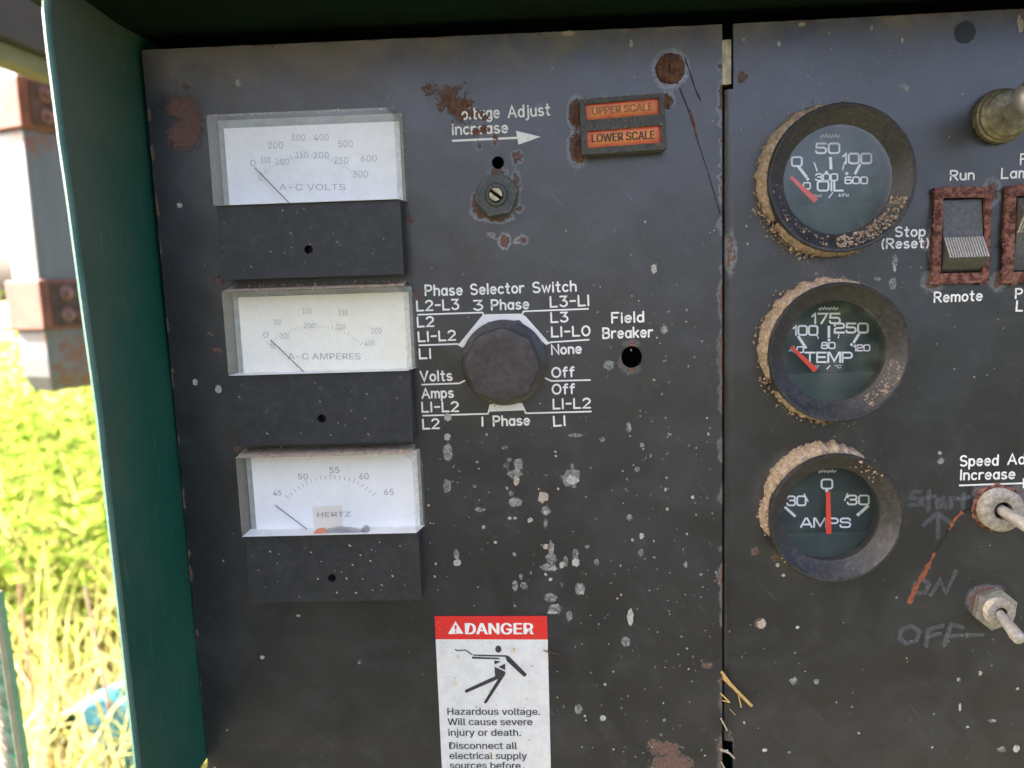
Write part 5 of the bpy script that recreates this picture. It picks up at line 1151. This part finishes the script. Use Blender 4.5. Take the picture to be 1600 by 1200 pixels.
# vegetation: long grass, leafy weeds, hedge
def blades(name, mat, N, area, hmin, hmax, wmin, wmax, seed, label):
    rg = np.random.default_rng(seed); x = rg.uniform(area[0], area[1], N); y = area[2] + (area[3] - area[2]) * rg.random(N) ** 1.4
    keep = (x < -.32 + .5 * np.maximum(0, y - 1.1)) & (x > -1.1 - 1.05 * y); x, y = x[keep], y[keep]; N = len(x)
    H = rg.uniform(hmin, hmax, N) * (.7 + .5 * rg.random(N)); Wd = rg.uniform(wmin, wmax, N); az = rg.uniform(0, 6.283, N); ln = rg.uniform(.1, .75, N); fa = rg.uniform(0, 6.283, N)
    V = np.zeros((N, 9, 3)); K = 4
    for k in range(K + 1):
        t = k / K; cx = x + np.cos(az) * H * ln * t ** 2; cy = y + np.sin(az) * H * ln * t ** 2; cz = GZ + H * (t - .28 * ln * t ** 3 * 1.6)
        wd_ = Wd * (1 - t * .85) * .5
        if k < K:
            V[:, 2 * k] = np.stack([cx - np.cos(fa) * wd_, cy - np.sin(fa) * wd_, cz], 1); V[:, 2 * k + 1] = np.stack([cx + np.cos(fa) * wd_, cy + np.sin(fa) * wd_, cz], 1)
        else: V[:, 8] = np.stack([cx, cy, cz], 1)
    fs = []
    for i in range(N):
        b = i * 9; fs += [(b, b + 1, b + 3, b + 2), (b + 2, b + 3, b + 5, b + 4), (b + 4, b + 5, b + 7, b + 6), (b + 6, b + 7, b + 8)]
    me = bpy.data.meshes.new(name); me.from_pydata(V.reshape(-1, 3).tolist(), [], fs); me.materials.append(M[mat])
    ob = bpy.data.objects.new(name, me); COL.objects.link(ob); tag(ob, label, 'grass', kind='stuff'); return ob
blades('long_grass', 'grass', 26000, (-8, 2.6, .7, 7), .3, .8, .007, .019, 3, 'tall sunlit yellow-green grass left of the cabinet')
def leaves(name, mat, clumps, seed, label, cat):
    rg = random.Random(seed); vs, fs = [], []
    for cx, cy, cz, rx, rz, n_, sz in clumps:
        for i in range(n_):
            while True:
                p = Vector((rg.uniform(-1, 1), rg.uniform(-1, 1), rg.uniform(-1, 1)))
                if p.length < 1: break
            p = Vector((cx + p.x * rx, cy + p.y * rx, cz + p.z * rz)); l = sz * rg.uniform(.6, 1.4); w = l * rg.uniform(.35, .5)
            d = Vector((rg.gauss(0, 1), rg.gauss(0, 1), rg.gauss(-.1, .5))).normalized(); s_ = d.cross(Vector((rg.gauss(0, .4), rg.gauss(0, .4), 1))).normalized() * w / 2; nn = d.cross(s_).normalized() * l * .12
            b = len(vs); vs += [tuple(p), tuple(p + d * l * .35 + s_ + nn), tuple(p + d * l), tuple(p + d * l * .35 - s_ + nn)]; fs += [(b, b + 1, b + 2), (b, b + 2, b + 3)]
    me = bpy.data.meshes.new(name); me.from_pydata(vs, [], fs); me.materials.append(M[mat]); ob = bpy.data.objects.new(name, me); COL.objects.link(ob)
    tag(ob, label, cat, kind='stuff'); return ob
rg = random.Random(4); cl = []
for i in range(30):
    y = rg.uniform(2.6, 6); x = rg.uniform(-.3, .6) * y - .7; h = rg.uniform(.25, .6); cl.append((x, y, GZ + h * .5, rg.uniform(.14, .34), h * .5, 62, rg.uniform(.07, .13)))
for i in range(70):
    y = rg.uniform(2.4, 5.5); x = -.35 - .62 * (y + .33) + rg.uniform(-.45, .35) * y * .5; h = rg.uniform(.25, .55) + .06 * y
    cl.append((x, y, GZ + h * .55, rg.uniform(.14, .34), h * .5, 62, rg.uniform(.07, .13)))
leaves('leafy_weeds', 'weed', cl, 5, 'bright sunlit leafy weeds beyond the grass', 'weeds')
cl = []
for i in range(44):
    y = rg.uniform(6.5, 11); x = -.3 - .62 * y + rg.uniform(-3.2, 3.2); h = rg.uniform(.9, 1.5); cl.append((x, y, GZ + h * .5, rg.uniform(.4, .9), h * .55, 200, .10))
leaves('far_hedge', 'hedge', cl, 6, 'sunlit bushes far beyond the grass', 'hedge')

# unseen trees added behind the viewer to shade the ground and dull panel reflections
rg = random.Random(9); cl = []
for i in range(46):
    x = rg.uniform(-9, -.8); cl.append((x, rg.uniform(-9, -6), GZ + rg.uniform(.5, 4.0), rg.uniform(.7, 1.2), rg.uniform(.6, 1.1), 60, .30))
for i in range(64):
    cl.append((rg.uniform(-4.6, -2.2), rg.uniform(-6, -1.3), GZ + rg.uniform(.5, 6.6), rg.uniform(.6, 1.0), rg.uniform(.6, 1.0), 90, .28))
for i in range(34): cl.append((rg.uniform(1.4, 6.5), rg.uniform(-6.5, -3), GZ + rg.uniform(.3, 1.5), rg.uniform(.6, 1.0), rg.uniform(.4, .8), 60, .25))
M['wood'] = leaf_mat('dark_leaves', (.030, .045, .014), (.055, .070, .025), .8, .3)
leaves('added_trees', 'wood', cl, 10, 'unseen dark trees added to dull the panel reflections', 'trees')
